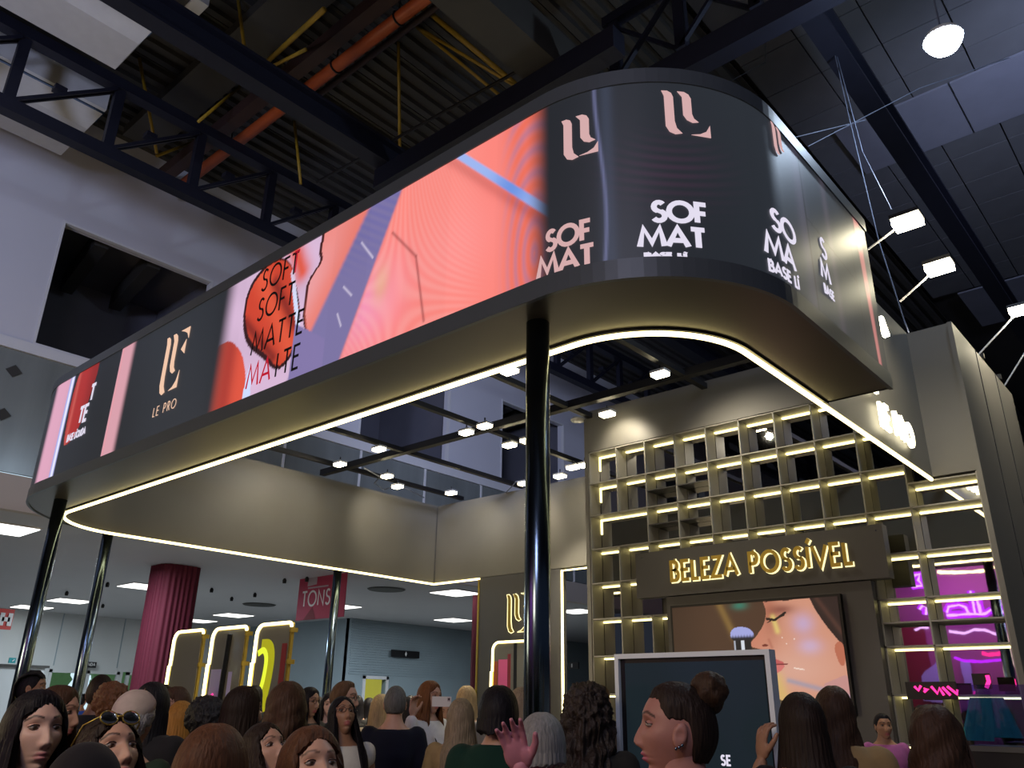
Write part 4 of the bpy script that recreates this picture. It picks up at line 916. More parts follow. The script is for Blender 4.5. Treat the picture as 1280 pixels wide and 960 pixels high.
# red sign with a white letter at the left edge
hs = thing('letter_sign', 'red sign with a white H at the left edge', 'sign', on(8, 787, 0, -30))
a0, a1 = on(-14, 760, 0, -30), on(19, 762, 0, -30); zb = on(8, 787, 0, -30).z
MB().box(-30.05, -30, a0.y, a1.y, zb, a1.z).build('board', M['red'], hs)
b = MB(); letters(b, 'H', (a1.z-zb)*.62, .13, lambda x, y, d: (-29.985+d, on(1, 775, 0, -30).y+x, zb+(a1.z-zb)*.18+y), .012); b.build('lettering', M['print_white'], hs)
wp = thing('pale_partition', 'pale partition panel under the red H sign', 'partition', (-30, a0.y, 0)); MB().box(-30.1, -30.02, a0.y-3, a1.y-.2, 0, zb-.02).build('panel', M['hallwall'], wp); py_ = on(57, 832, 0, -30).y
MB().box(-30.1, -29.9, a0.y-3, py_+.1, 2.60, 2.67).build('rail', M['girder'], wp)
MB().box(-30.1, -30.0, a1.y-.2, py_, 0, 2.60).build('panel', M['hallwall'], wp)
for (u, v, du, dv, x, txt, l) in ((105, 827, 14, 8, -37.1, 'SAIDA', 'small dark SAIDA exit sign over the glass doors'), (489, 812, 34, 11, -28.2, '', 'black rectangular sign on the ribbed blue wall'), (712, 828, 12, 8, -19, '', 'dark blue sign seen through the lit rear opening')):
    ax = 0 if x != -19 else 1
    p = on(u, v, ax, x if ax == 0 else 20); q = on(u+du, v+dv, ax, x if ax == 0 else 20)
    t = thing('exit_sign' if txt else 'wall_sign', l, 'sign', p)
    if ax == 0:
        MB().box(x, x+.06, p.y, q.y, q.z, p.z).build('plate', M['black'], t); hh = (p.z-q.z)*.45; w_ = strokes(txt, hh, .2)[1] if txt else 0
        if txt: b = MB(); letters(b, txt, hh, hh*.14, lambda xx, y, d: (x+.065+d, (p.y+q.y)/2-w_/2+xx, (p.z+q.z)/2-hh*.35+y), .01, .2); b.build('lettering', M['print_white'], t)
        else: MB().prism([(0, .1), (.06, 0), (0, -.1), (-.06, 0)], lambda xx, y, d: (x+.062+d, (p.y+q.y)/2+xx, (p.z+q.z)/2+y), .01).build('mark', M['print_white'], t, fix=True)
    else: MB().box(p.x, q.x, 19.95, 20, q.z, p.z).build('plate', M['black'], t); MB().box(p.x+.1, p.x+.14, 19.94, 19.95, q.z+.04, p.z-.04).build('mark', M['print_white'], t)
p = on(12, 822, 0, -29.9); q = on(19, 829, 0, -29.9)
t = thing('exit_sign', 'tiny dark sign beside the leftmost pole', 'sign', p); MB().box(-29.95, -29.9, p.y, q.y, q.z, p.z).build('plate', M['teal'], t); MB().tube([(-29.89, (p.y+q.y)/2, q.z+.05), (-29.89, (p.y+q.y)/2+.05, p.z-.05)], .015, 5).build('mark', M['print_white'], t)

# ------------------------------------------------------------------ neighbour stand seen through the right-hand cells
def vm(u, v, y=26.2):   # point behind the camera whose mirror image stands at pixel u, v
    p = on(u, v, 1, y); p.y = 2*YM-p.y; return p
nb = thing('neighbour_stand', 'mauve stand with violet neon across the aisle, reflected in the lattice', 'exhibition stand', (-6, -5.6, 0))
MB().box(-10.5, -2.0, -5.9, -5.84, 0, 5.9).build('back_wall', M['mauve'], nb)
A = vm(1118, 778); B = vm(1166, 880); MB().box(A.x, B.x, -5.8, -5.76, 0, A.z).build('maroon_board', M['maroon'], nb)
A = vm(1196, 824); B = vm(1222, 900); MB().box(A.x, B.x, -5.72, -5.68, 0, A.z).build('lavender_board', M['lav'], nb)
b = MB(); tpl = [vm(u, v) for u, v in ((1150, 875), (1148, 845), (1153, 838), (1164, 830), (1168, 822), (1178, 826), (1184, 850), (1186, 880))]
b.prism([(p.x, p.z) for p in tpl], lambda x, z, d: (x, -5.74+d, z), .03); b.build('shirt_poster', M['lav'], nb, fix=True)
MB().box(-10.5, -2.0, -5.9, -3.6, 5.9, 5.98).build('roof_board', M['panel'], nb)
MB().tube([vm(u, v, 25.2) for u, v in ((1172, 715), (1200, 716), (1228, 714), (1244, 709))], .035, 6).build('led_tube', M['tube'], nb)
def squig(name, m, pts, r=.022, y=26.0): MB().tube([vm(u, v, y) for u, v in pts], r*1.9, 6).build(name, m, nb)
for k, (r, y, mm) in enumerate(((.055, 26.1, 'violet_glow'), (.016, 25.9, 'lilac_glow'))):
    for pts in ([(1184, 766), (1186, 758), (1198, 756), (1207, 759), (1210, 766)], [(1213, 738), (1216, 752), (1218, 766)], [(1222, 750), (1226, 766)], [(1184, 769), (1205, 768), (1232, 767), (1240, 762)], [(1246, 748), (1254, 752), (1248, 760), (1256, 766)], [(1150, 762), (1153, 757), (1158, 759), (1157, 768)], [(1141, 720), (1150, 718), (1148, 726), (1152, 732), (1140, 733)]):
        squig('neon_word', M[mm], pts, r, y)
squig('neon_curve', M['lilac_glow'], [(1186, 789), (1198, 791), (1206, 792), (1218, 787), (1230, 787), (1242, 791), (1256, 796)], .02); squig('neon_curve', M['lilac_glow'], [(1144, 788), (1150, 785), (1160, 785)], .016)
squig('neon_curve', M['violet_glow'], [(1192, 822), (1204, 826), (1226, 827), (1246, 825), (1262, 824)], .02); squig('neon_curve', M['pink_glow'], [(1228, 816), (1236, 818), (1248, 817), (1256, 813)], .022)
pk = thing('pink_letter_sign', 'hot pink zigzag neon lettering on a black shelf sign', 'sign', on(1165, 862, 1, 10.07))
a = on(1132, 862, 1, 10.07); c = on(1196, 868, 1, 10.07)
MB().box(a.x, c.x, 10.085, 10.125, c.z-.05, a.z+.08).build('board', M['black'], pk)
for pts in ([(1143, 858), (1148, 863), (1151, 857)], [(1155, 861), (1160, 861), (1155, 865)], [(1164, 858), (1172, 867), (1174, 860), (1180, 869)], [(1178, 859), (1188, 869)], [(1184, 858), (1197, 868), (1197, 862)]):
    MB().tube([on(u, v, 1, 10.07) for u, v in pts], .014, 6).build('neon_stroke', M['pink_glow'], pk)
fr_ = thing('framed_poster', 'small dark poster with a pink figure before the right cells', 'poster', on(1226, 850, 1, 9.85))
a = on(1214, 842, 1, 9.85); c = on(1240, 861, 1, 9.85); MB().box(a.x, c.x, 9.85, 9.88, c.z, a.z).build('board', M['black'], fr_)
MB().tube([on(1234, 844, 1, 9.83), on(1236, 852, 1, 9.83), on(1233, 860, 1, 9.83)], .02, 6).build('figure_print', M['pink_glow'], fr_)
gm = thing('hanging_garment', 'teal pleated garment hanging in the bottom right glass case', 'garment', on(1240, 926, 1, 9.7))
for (a, c, dx) in (((1226, 872), (1222, 926), 0), ((1240, 872), (1258, 922), 1)):
    P0, P1 = on(*a, 1, 9.7), on(*c, 1, 9.7); b = MB(); n = 16; vs = []
    for j in range(9):
        for i in range(n):
            w_ = .13+.06*j/8; t_ = i/(n-1); vs.append((P0.x+(P1.x-P0.x)*j/8+(t_-.5)*w_*1.6, 9.7+.015*math.sin(i*2.4+j*.2), P0.z+(P1.z-P0.z)*j/8))
    b.add(vs, [(j*n+i, j*n+i+1, (j+1)*n+i+1, (j+1)*n+i) for j in range(8) for i in range(n-1)]); b.build('cloth_panel', M['teal'], gm, True)
gc = thing('glass_case', 'bluish glass showcase at the bottom right corner', 'showcase', on(1235, 940, 1, 9.4))
a = on(1196, 856, 1, 9.4); c = on(1300, 935, 1, 9.4)
gm_ = bpy.data.materials.new('tinted_glass'); gm_.use_nodes = True; nb_ = gm_.node_tree; nb_.nodes.clear()
tr_ = nb_.nodes.new('ShaderNodeBsdfTransparent'); tr_.inputs[0].default_value = (.55, .62, .85, 1); gl_ = nb_.nodes.new('ShaderNodeBsdfGlossy'); gl_.inputs['Roughness'].default_value = .03
mx_ = nb_.nodes.new('ShaderNodeMixShader'); mx_.inputs[0].default_value = .12; ou_ = nb_.nodes.new('ShaderNodeOutputMaterial')
nb_.links.new(tr_.outputs[0], mx_.inputs[1]); nb_.links.new(gl_.outputs[0], mx_.inputs[2]); nb_.links.new(mx_.outputs[0], ou_.inputs[0])
MB().box(a.x, c.x, 9.4, 9.41, c.z, a.z).build('glass_front', gm_, gc); MB().box(a.x, c.x, 9.4, 9.9, c.z-.05, c.z).build('shelf_board', M['panel_dark'], gc); MB().box(a.x, c.x, 9.42, 9.9, 0, c.z-.05).build('base', M['black'], gc)
light('AREA', 'neighbour_neon_light', (-6.0, -4.2, 5.0), (-6.0, -5.9, 4.2), 70, (.75, .25, 1.0), 2.5)
light('AREA', 'neighbour_stand_light', (-5, -3.4, 5.7), (-5.5, -5.9, 2.5), 55, (1, .6, .75), 2.0)

# ================================================================== PEOPLE
def nz3(p): return noise.noise(Vector(p))
def remesh(mb, voxel, smooth=6):
    me = bpy.data.meshes.new('t'); me.from_pydata([tuple(p) for p in mb.v], [], mb.f)
    bm = bmesh.new(); bm.from_mesh(me); bmesh.ops.recalc_face_normals(bm, faces=bm.faces); bm.to_mesh(me); bm.free()
    o = bpy.data.objects.new('t', me); COL.objects.link(o)
    r = o.modifiers.new('r', 'REMESH'); r.mode = 'VOXEL'; r.voxel_size = voxel; r.use_smooth_shade = True
    if smooth: q = o.modifiers.new('s', 'SMOOTH'); q.iterations = smooth; q.factor = .5
    dg = bpy.context.evaluated_depsgraph_get(); me2 = bpy.data.meshes.new_from_object(o.evaluated_get(dg))
    V = np.empty(len(me2.vertices)*3); me2.vertices.foreach_get('co', V); V = V.reshape(-1, 3)
    F = [tuple(p.vertices) for p in me2.polygons]
    bpy.data.objects.remove(o); bpy.data.meshes.remove(me); bpy.data.meshes.remove(me2)
    return V, F
def torso(mb, inf=0.0, z0=.80, z1=1.56, fem=True):
    R = [(.80, .165, .115, 0), (.90, .172, .12, -.005), (.98, .158, .112, 0), (1.08, .128 if fem else .145, .098, .005), (1.18, .140, .108, .005), (1.27, .155, .125, .012 if fem else .004),
         (1.35, .165, .112, .002), (1.405, .160, .092, -.004), (1.44, .115, .075, -.008), (1.47, .072, .064, -.010), (1.51, .055, .058, -.006), (1.57, .052, .056, 0)]
    R = [r for r in R if z0-.001 <= r[0] <= z1+.001]; n = 28; vs = []
    for z, a, b, yo in R:
        a += inf; b += inf
        for k in range(n):
            t = 2*PI*k/n; c, s = math.cos(t), math.sin(t)
            vs.append((a*math.copysign(abs(c)**.85, c), yo+b*math.copysign(abs(s)**.85, s), z))
    m = len(R); mb.add(vs, [(i*n+k, i*n+(k+1) % n, (i+1)*n+(k+1) % n, (i+1)*n+k) for i in range(m-1) for k in range(n)]+[tuple(range(n-1, -1, -1)), tuple((m-1)*n+k for k in range(n))])
def limb(mb, pts, rs):
    """rounded tube through the joints"""
    P = [Vector(p) for p in pts]; Q = []; T = []
    for i in range(len(P)-1):
        for k in range(5): t = k/5; Q.append(P[i].lerp(P[i+1], t)); T.append(rs[i]+(rs[i+1]-rs[i])*t)
    Q.append(P[-1]); T.append(rs[-1])
    mb.tube(Q, T, 14)
    for i, p in enumerate(P): mb.ell(p, rs[i], rs[i], rs[i], 12, 8)
POSE = {  # elbow, wrist, palm normal for the right (+x) and left (-x) arms
 'down': (((.235, -.02, 1.12), (.235, .05, .88), (-1, 0, 0)), ((-.235, -.02, 1.12), (-.235, .05, .88), (1, 0, 0))),
 'folded': (((.235, .02, 1.13), (.06, .22, 1.10), (0, -1, 0)), ((-.235, .02, 1.13), (-.07, .20, 1.16), (0, -1, 0))),
 'phone': (((.27, .05, 1.20), (.21, .03, 1.46), (0, 1, 0)), ((-.22, .12, 1.18), (-.06, .30, 1.42), (1, 0, 0))),
 'raised': (((.27, .10, 1.16), (.20, .24, 1.42), (0, 1, 0)), ((-.235, -.02, 1.12), (-.235, .05, .88), (1, 0, 0))),
 'ear': (((.235, -.02, 1.12), (.235, .05, .88), (-1, 0, 0)), ((-.27, .08, 1.20), (-.15, .10, 1.46), (1, .2, 0))),
}
def arms(mb, pose, inf=0, upto=2):
    for sd, (el, wr, nr) in zip((1, -1), POSE[pose]):
        sh = Vector((sd*.165, -.003, 1.395)); el = Vector(el); wr = Vector(wr)
        if upto == 2: limb(mb, [sh, el, wr], [.052+inf, .040+inf, .027+inf])
        elif upto > 1: limb(mb, [sh, el, el.lerp(wr, upto-1)], [.052+inf, .042+inf, .034+inf])
        else: limb(mb, [sh, sh.lerp(el, upto)], [.054+inf, .050+inf])
def legs(mb, inf=0, to=0.0):
    for sd in (1, -1):
        limb(mb, [(sd*.085, 0, .86), (sd*.095, .01, .48), (sd*.10, -.015, max(to, .09))], [.088+inf, .056+inf, .040+inf])
_hand = {}
def hand_geo(curl):
    """wrist at the origin, fingers along +z, palm facing +y, thumb on +x"""
    if curl in _hand: return _hand[curl]
    b = MB(); b.ell((0, 0, -.02), .026, .020, .045, 14, 8)
    b.ell((0, 0, .045), .040, .015, .052, 16, 10); b.ell((.024, .006, .035), .018, .014, .032, 12, 8)
    for x, L, sp in ((.030, .072, .10), (.010, .080, .03), (-.010, .075, -.04), (-.029, .060, -.13)):
        p = Vector((x, 0, .080)); a = 0; pts = [p]; 
        for k, f in enumerate((.45, .32, .23)):
            a += curl*(.5 if k == 0 else 1.0); d = Vector((math.sin(sp), math.sin(a), math.cos(a))).normalized(); p = p+d*L*f; pts.append(p)
        pts = [Vector((x*.9, 0, .05))]+pts; limb(b, pts, [.0085, .0092, .0085, .0078, .0066])
    limb(b, [(.020, .004, .020), (.045, .010, .045), (.062, .014+curl*.01, .072), (.068, .018+curl*.02, .098)], [.014, .012, .0105, .008])
    _hand[curl] = remesh(b, .0042, 2); return _hand[curl]
_base = {}
def base_body(fem, pose):
    k = (fem, pose)
    if k not in _base:
        b = MB(); torso(b, 0, .80, 1.57, fem); arms(b, pose); legs(b)
        for sd in (1, -1): b.ell((sd*.102, .055, .045), .045, .125, .045, 14, 8)
        V, F = remesh(b, .014, 4); V = [V]; F = [F]; n = len(V[0])
        for sd, (el, wr, nr) in zip((1, -1), POSE[pose]):
            hv, hf = hand_geo(.25 if pose in ('raised',) and sd == 1 else .5); d = (Vector(wr)-Vector(el)).normalized(); nr = Vector(nr); nr = (nr-d*nr.dot(d)).normalized(); x = nr.cross(d)
            if (pose, sd) in (('phone', 1), ('phone', -1), ('raised', 1), ('ear', -1)): d = (d*.4+Vector((0, 0, 1))).normalized(); nr = (nr-d*nr.dot(d)).normalized(); x = nr.cross(d)
            flip = 1 if sd == 1 else -1
            H = np.array([tuple(Vector(wr)+x*(p[0]*flip*-1)+nr*p[1]+d*(p[2]+.012)) for p in hv]); V.append(H); F.append([tuple(i+n for i in (f[::-1] if flip == 1 else f)) for f in hf]); n += len(H)
        _base[k] = (np.concatenate(V), [f for g in F for f in g])
    return _base[k]
HC = Vector((0, .012, 1.60))   # centre of the head
def head_geo(fem, na=96, nt=72, lip=(.42, .10, .11), brow=(.03, .018, .012)):
    t = np.linspace(-PI, PI, na, endpoint=False); ph = t-.42*np.sin(t)
    th = np.linspace(0, PI, nt+1); th = th+.16*np.sin(2*th)*0
    PH, TH = np.meshgrid(ph, th); s, c = np.sin(TH), np.cos(TH); cf, sf = np.cos(PH), np.sin(PH)
    low = np.clip(-c, 0, 1); frontw = np.clip(cf*1.4, 0, 1)
    sr = np.where(c < 0, s**(1-.42*frontw), s)
    x = .073*sf*np.where(c < 0, s**.75, s); y = .094*cf*sr; z = .118*c
    jaw = sst(0, 1, low*1.05); x *= 1-(.34 if fem else .25)*jaw; 
    back = (y < 0); y = np.where(back, y*(1.05-.50*sst(.15, .95, low)), y*(1-.05*jaw))
    x *= 1-.06*sst(.3, 1, c)
    w = np.clip(cf*2-.2, 0, 1)
    G_ = lambda v, m, d: np.exp(-((v-m)/d)**2)
    ax = np.abs(x)
    y -= w*.005*G_(ax, .0, .2)*G_(z, .012, .02)
    nprof = np.interp(z, [-.055, -.049, -.043, -.036, -.028, -.012, .008, .026], [0, .25, .8, 1, .90, .55, .20, 0]); nw = np.interp(z, [-.05, -.036, -.01, .02], [.015, .0145, .0095, .0085])
    y += w*.0195*nprof*np.exp(-(x/nw)**2) + w*.007*G_(ax, .013, .006)*G_(z, -.040, .008)
    y -= w*.0115*G_(ax, .031, .017)*G_(z, .010, .013)
    y += w*.004*G_(ax, .028, .022)*G_(z, .036, .010)
    y += w*.0085*G_(x, 0, .019)*(G_(z, -.062, .0055)+1.1*G_(z, -.0745, .006)) - w*.003*G_(x, 0, .026)*G_(z, -.0682, .0025)
    y -= w*.004*G_(x, 0, .03)*G_(z, -.086, .006); y += w*.007*G_(x, 0, .022)*G_(z, -.104, .013)
    x += np.sign(x)*.004*G_(z, -.02, .025)*G_(ax, .055, .02)*w
    V = np.stack([x, y, z], -1).reshape(-1, 3); Cc = np.zeros((len(V), 4))
    X, Y, Z = V.T; A = np.abs(X); fr = Y > .04
    lm = fr*np.exp(-((A/.025)**4))*np.clip(np.maximum(1-np.abs(Z+.0625)/.0065*(1+.0*A), 1-np.abs(Z+.0745)/.0080)*2.5, 0, 1)*(A < .026-np.abs(Z+.068)*.9)
    Cc[:, :3] = lip; Cc[:, 3] = np.clip(lm, 0, 1)*.85
    bz = .034+.006*np.clip((A-.012)/.02, 0, 1)-.010*np.clip((A-.038)/.016, 0, 1)
    bmk = fr*(A > .012)*(A < .054)*np.clip((1-np.abs(Z-bz)/(.0048 if fem else .0062))*2, 0, 1)*.85
    Cc[bmk > .05, :3] = brow; Cc[:, 3] = np.maximum(Cc[:, 3], bmk)
    ns = fr*np.exp(-((A-.0085)/.0035)**2-((Z+.049)/.0032)**2); Cc[ns > .3, :3] = (.06, .02, .015); Cc[:, 3] = np.maximum(Cc[:, 3], np.clip(ns, 0, 1)*.8)
    es = fr*np.exp(-((A-.031)/.017)**2-((Z-.016)/.009)**2)*.35; mk = es > Cc[:, 3]; Cc[mk, :3] = (.12, .05, .04); Cc[:, 3] = np.maximum(Cc[:, 3], es)
    F = [(j*na+i, (j+1)*na+i, (j+1)*na+(i+1) % na, j*na+(i+1) % na) for j in range(nt) for i in range(na)]
    V = [V]; Cs = [Cc]; n = len(V[0])
    def extra(mb, col, a=1.0):
        nonlocal n
        v = np.array([tuple(p) for p in mb.v]); V.append(v); F.extend([tuple(i+n for i in f) for f in mb.f]); n += len(v)
        if callable(col): Cs.append(np.array([col(p) for p in v]))
        else: Cs.append(np.tile((*col, a), (len(v), 1)))
    for sd in (1, -1):
        cx, cy, cz = sd*.031, .0695, .0100
        e = MB(); e.ell((0, 0, 0), .0145, .0120, .0060, 20, 16)
        e.v = [(cx+p[0], cy+p[1], cz+p[2]) for p in e.v]
        def ec(p, cx=cx, cz=cz):
            r = math.hypot(p[0]-cx, (p[2]-cz)); return (.02, .012, .008, 1) if r < .0028 else ((.05, .028, .014, 1) if r < .0066 else (.40, .36, .34, 1))
        extra(e, ec)
        l = MB(); l.tube([(cx+.0155*math.cos(a), cy+.0095*math.sin(a)**.5+.0015, cz+.0068*math.sin(a)) for a in [PI*(.04+.92*k/8) for k in range(9)]], [.0006+.0012*math.sin(PI*k/8) for k in range(9)], 6); extra(l, (.015, .01, .01))
        k_ = MB(); k_.ell((cx, cy-.0004, cz+.0035), .0175, .0118, .0075, 20, 12); k_.v = [(p[0], p[1], p[2]+(.0008 if p[2] < cz+.0035 else 0)) for p in k_.v]; k_.v = [(p[0], p[1]-(.006 if p[2] < cz+.0028 else 0), max(p[2], cz+.0022)) for p in k_.v]; extra(k_, (0, 0, 0), 0.0)
        q = MB()
        q.ell((sd*.0735, -.006, -.008), .010, .019, .031, 14, 12, 0, lambda p: Vector((p.x*(1 if abs(p.y)+abs(p.z) > .014 else .3), p.y-.15*p.z, p.z)))
        extra(q, (0, 0, 0), 0.0)
    return np.concatenate(V), F, np.concatenate(Cs)
_hd = {}
def head_of(fem, hero, lip, brow):
    k = (fem, hero, lip, brow)
    if k not in _hd: _hd[k] = head_geo(fem, *( (150, 120) if hero else (84, 64)), lip, brow)
    return _hd[k]
def hair_geo(st, L=.3, vol=.012, wave=0, curl=0, seed=0, na=96, front=52, side=58, part=.0, nskull=16, nhang=20, thick=.012, backsp=1.0):
    """scalp cap and hanging strands as one closed shell, in head coordinates"""
    t = np.linspace(-PI, PI, na, endpoint=False); OUT = []; IN = []
    long_ = st in ('long', 'bob')
    for ph in t:
        a = abs(math.degrees(ph)); so = math.sin(ph*3+seed*1.7)*.5+.5
        k = float(sst(side-16, side+8, a)); kk = 1.0 if a > side-3 else 0.0
        if long_: te = front+20*float(sst(6, side-4, a))*(1-kk)+(96-front)*kk; H = L*(.80+.20*k)*(1+.05*math.sin(ph*7+seed))*kk
        elif st == 'updo': te = front+(76-front)*float(sst(42, 78, a))+(126-76)*float(sst(104, 124, a)); H = 0
        elif st == 'cap': te = 74+24*float(sst(40, 120, a)); H = 0
        else: te = front+(side-front)*float(sst(40, 85, a))+(122-side)*float(sst(85, 125, a)); H = 0
        cx, cy = math.sin(ph), math.cos(ph); o = []; i_ = []
        jag = .8*math.sin(ph*23+seed)+.6*math.sin(ph*41)
        for j in range(nskull+1):
            th = math.radians(te+jag*(0 if st == 'cap' else 1))*j/nskull; s, c = math.sin(th), math.cos(th)
            vv = vol*(.55+.45*min(1, s*1.3)); edge_ = float(sst(.70, 1.0, j/nskull))*(1 if not long_ else 1-kk)
            vv = vv*(1-.92*edge_)
            dx, dy, dz = cx*s, cy*s, c; yy = dy*(.094 if dy > 0 else .099)
            p = Vector((dx*(.074+vv), yy+dy*vv, dz*(.118+vv)))
            q = 0 if st == 'cap' else .0012*math.sin(ph*60+seed)*min(1, s*2)
            if curl: q += curl*(nz3((p.x*42+seed, p.y*42, p.z*42))+.8*nz3((p.x*85, p.y*85, p.z*85+seed)))
            if wave: q += wave*.35*math.sin(p.z*60+ph*5)
            if abs(p.x-part) < .012 and dy > -.2 and long_: q -= .0025*(1-abs(p.x-part)/.012)
            p += Vector((dx, dy, dz*.7))*q; o.append(p)
            i_.append(Vector((dx*.069, dy*.089, dz*.112)))
        if long_:
            p0 = o[-1].copy(); q0 = i_[-1].copy()
            for j in range(1, nhang+1):
                h = H*j/nhang; z = p0.z-h; dn = max(0, -z-.115)
                out_ = .018*math.sin(min(1, h/.2)*PI*.5)
                w_ = wave*math.sin(z*46+ph*4+seed)+.003*math.sin(ph*31+z*14)
                if curl: w_ += curl*1.3*nz3((cx*4+seed, cy*4, z*26))
                tip = 1-.22*float(sst(.75, 1, j/nhang))
                bx = cx*(.074+vol+out_*.6+w_)*tip*(1+.30*min(1, dn/.15)*(.4 if cy < 0 else 1)); by = p0.y+(cy*(out_+w_)) - (.045*backsp*float(sst(.10, .26, -z)) if cy < .35 else -.02*float(sst(.10, .26, -z)))
                if cy > .1 and a < 100: by = p0.y-.005+cy*.004+.03*float(sst(.12, .25, -z))
                o.append(Vector((bx if abs(cx) > .01 else bx, by, z))); i_.append(Vector((bx*(1-thick*6/ max(.05, abs(bx)+.05)*.2), by+(thick if cy < .2 else -thick), z)))
        OUT.append(o); IN.append(i_)
    m = len(OUT[0]); b = MB(); b.v = [tuple(p) for o in OUT for p in o]+[tuple(p) for o in IN for p in o]; N = na*m
    for i in range(na):
        i2 = (i+1) % na
        for j in range(m-1):
            b.f.append((i*m+j, i2*m+j, i2*m+j+1, i*m+j+1)); b.f.append((N+i*m+j, N+i*m+j+1, N+i2*m+j+1, N+i2*m+j))
        b.f.append((i*m+m-1, i2*m+m-1, N+i2*m+m-1, N+i*m+m-1))
    b.m = [0]*len(b.f); return b
_cl = {}
def cloth_geo(kind, fem, pose):
    k = (kind, fem, pose)
    if k in _cl: return _cl[k]
    b = MB()
    if kind == 'trousers': torso(b, .010, .80, .99, fem); legs(b, .014, .07)
    elif kind == 'skirt': torso(b, .012, .80, .99, fem); b.lathe((0, 0, 0), [(.16, .60), (.17, .75), (.17, .88)], 24)
    else:
        up = {'sleeveless': 0.12, 'tee': .62, 'long': 1.9, 'coat': 1.92}[kind]; inf = .030 if kind == 'coat' else .014
        torso(b, inf, .80 if kind == 'coat' else .90, 1.44 if kind != 'coat' else 1.47, fem); arms(b, pose, inf*.9, up)
    V, F = remesh(b, .014, 5)
    V = V+np.array([[.005*nz3((p[0]*9, p[1]*9, p[2]*7+3)), .006*nz3((p[0]*9+5, p[1]*9, p[2]*7)), 0] for p in V])
    me = bpy.data.meshes.new('cloth'); me.from_pydata([tuple(p) for p in V], [], F); me.polygons.foreach_set('use_smooth', [True]*len(F)); me.materials.append(M['cloth'])
    _cl[k] = me; return me
SK = {'fair': (.50, .29, .21), 'tan': (.36, .19, .115), 'olive': (.40, .23, .15), 'brown': (.17, .08, .05), 'pale': (.56, .36, .30)}
HRC = {'black': (.010, .009, .012), 'dark': (.022, .014, .011), 'brown': (.060, .032, .020), 'mid': (.12, .068, .038), 'auburn': (.085, .036, .018), 'red': (.15, .06, .024), 'blond': (.48, .34, .17), 'ash': (.28, .22, .15), 'grey': (.22, .22, .22), 'salt': (.12, .12, .12), 'orange': (.36, .17, .035), 'silver': (.42, .41, .42)}
bodycache = {}
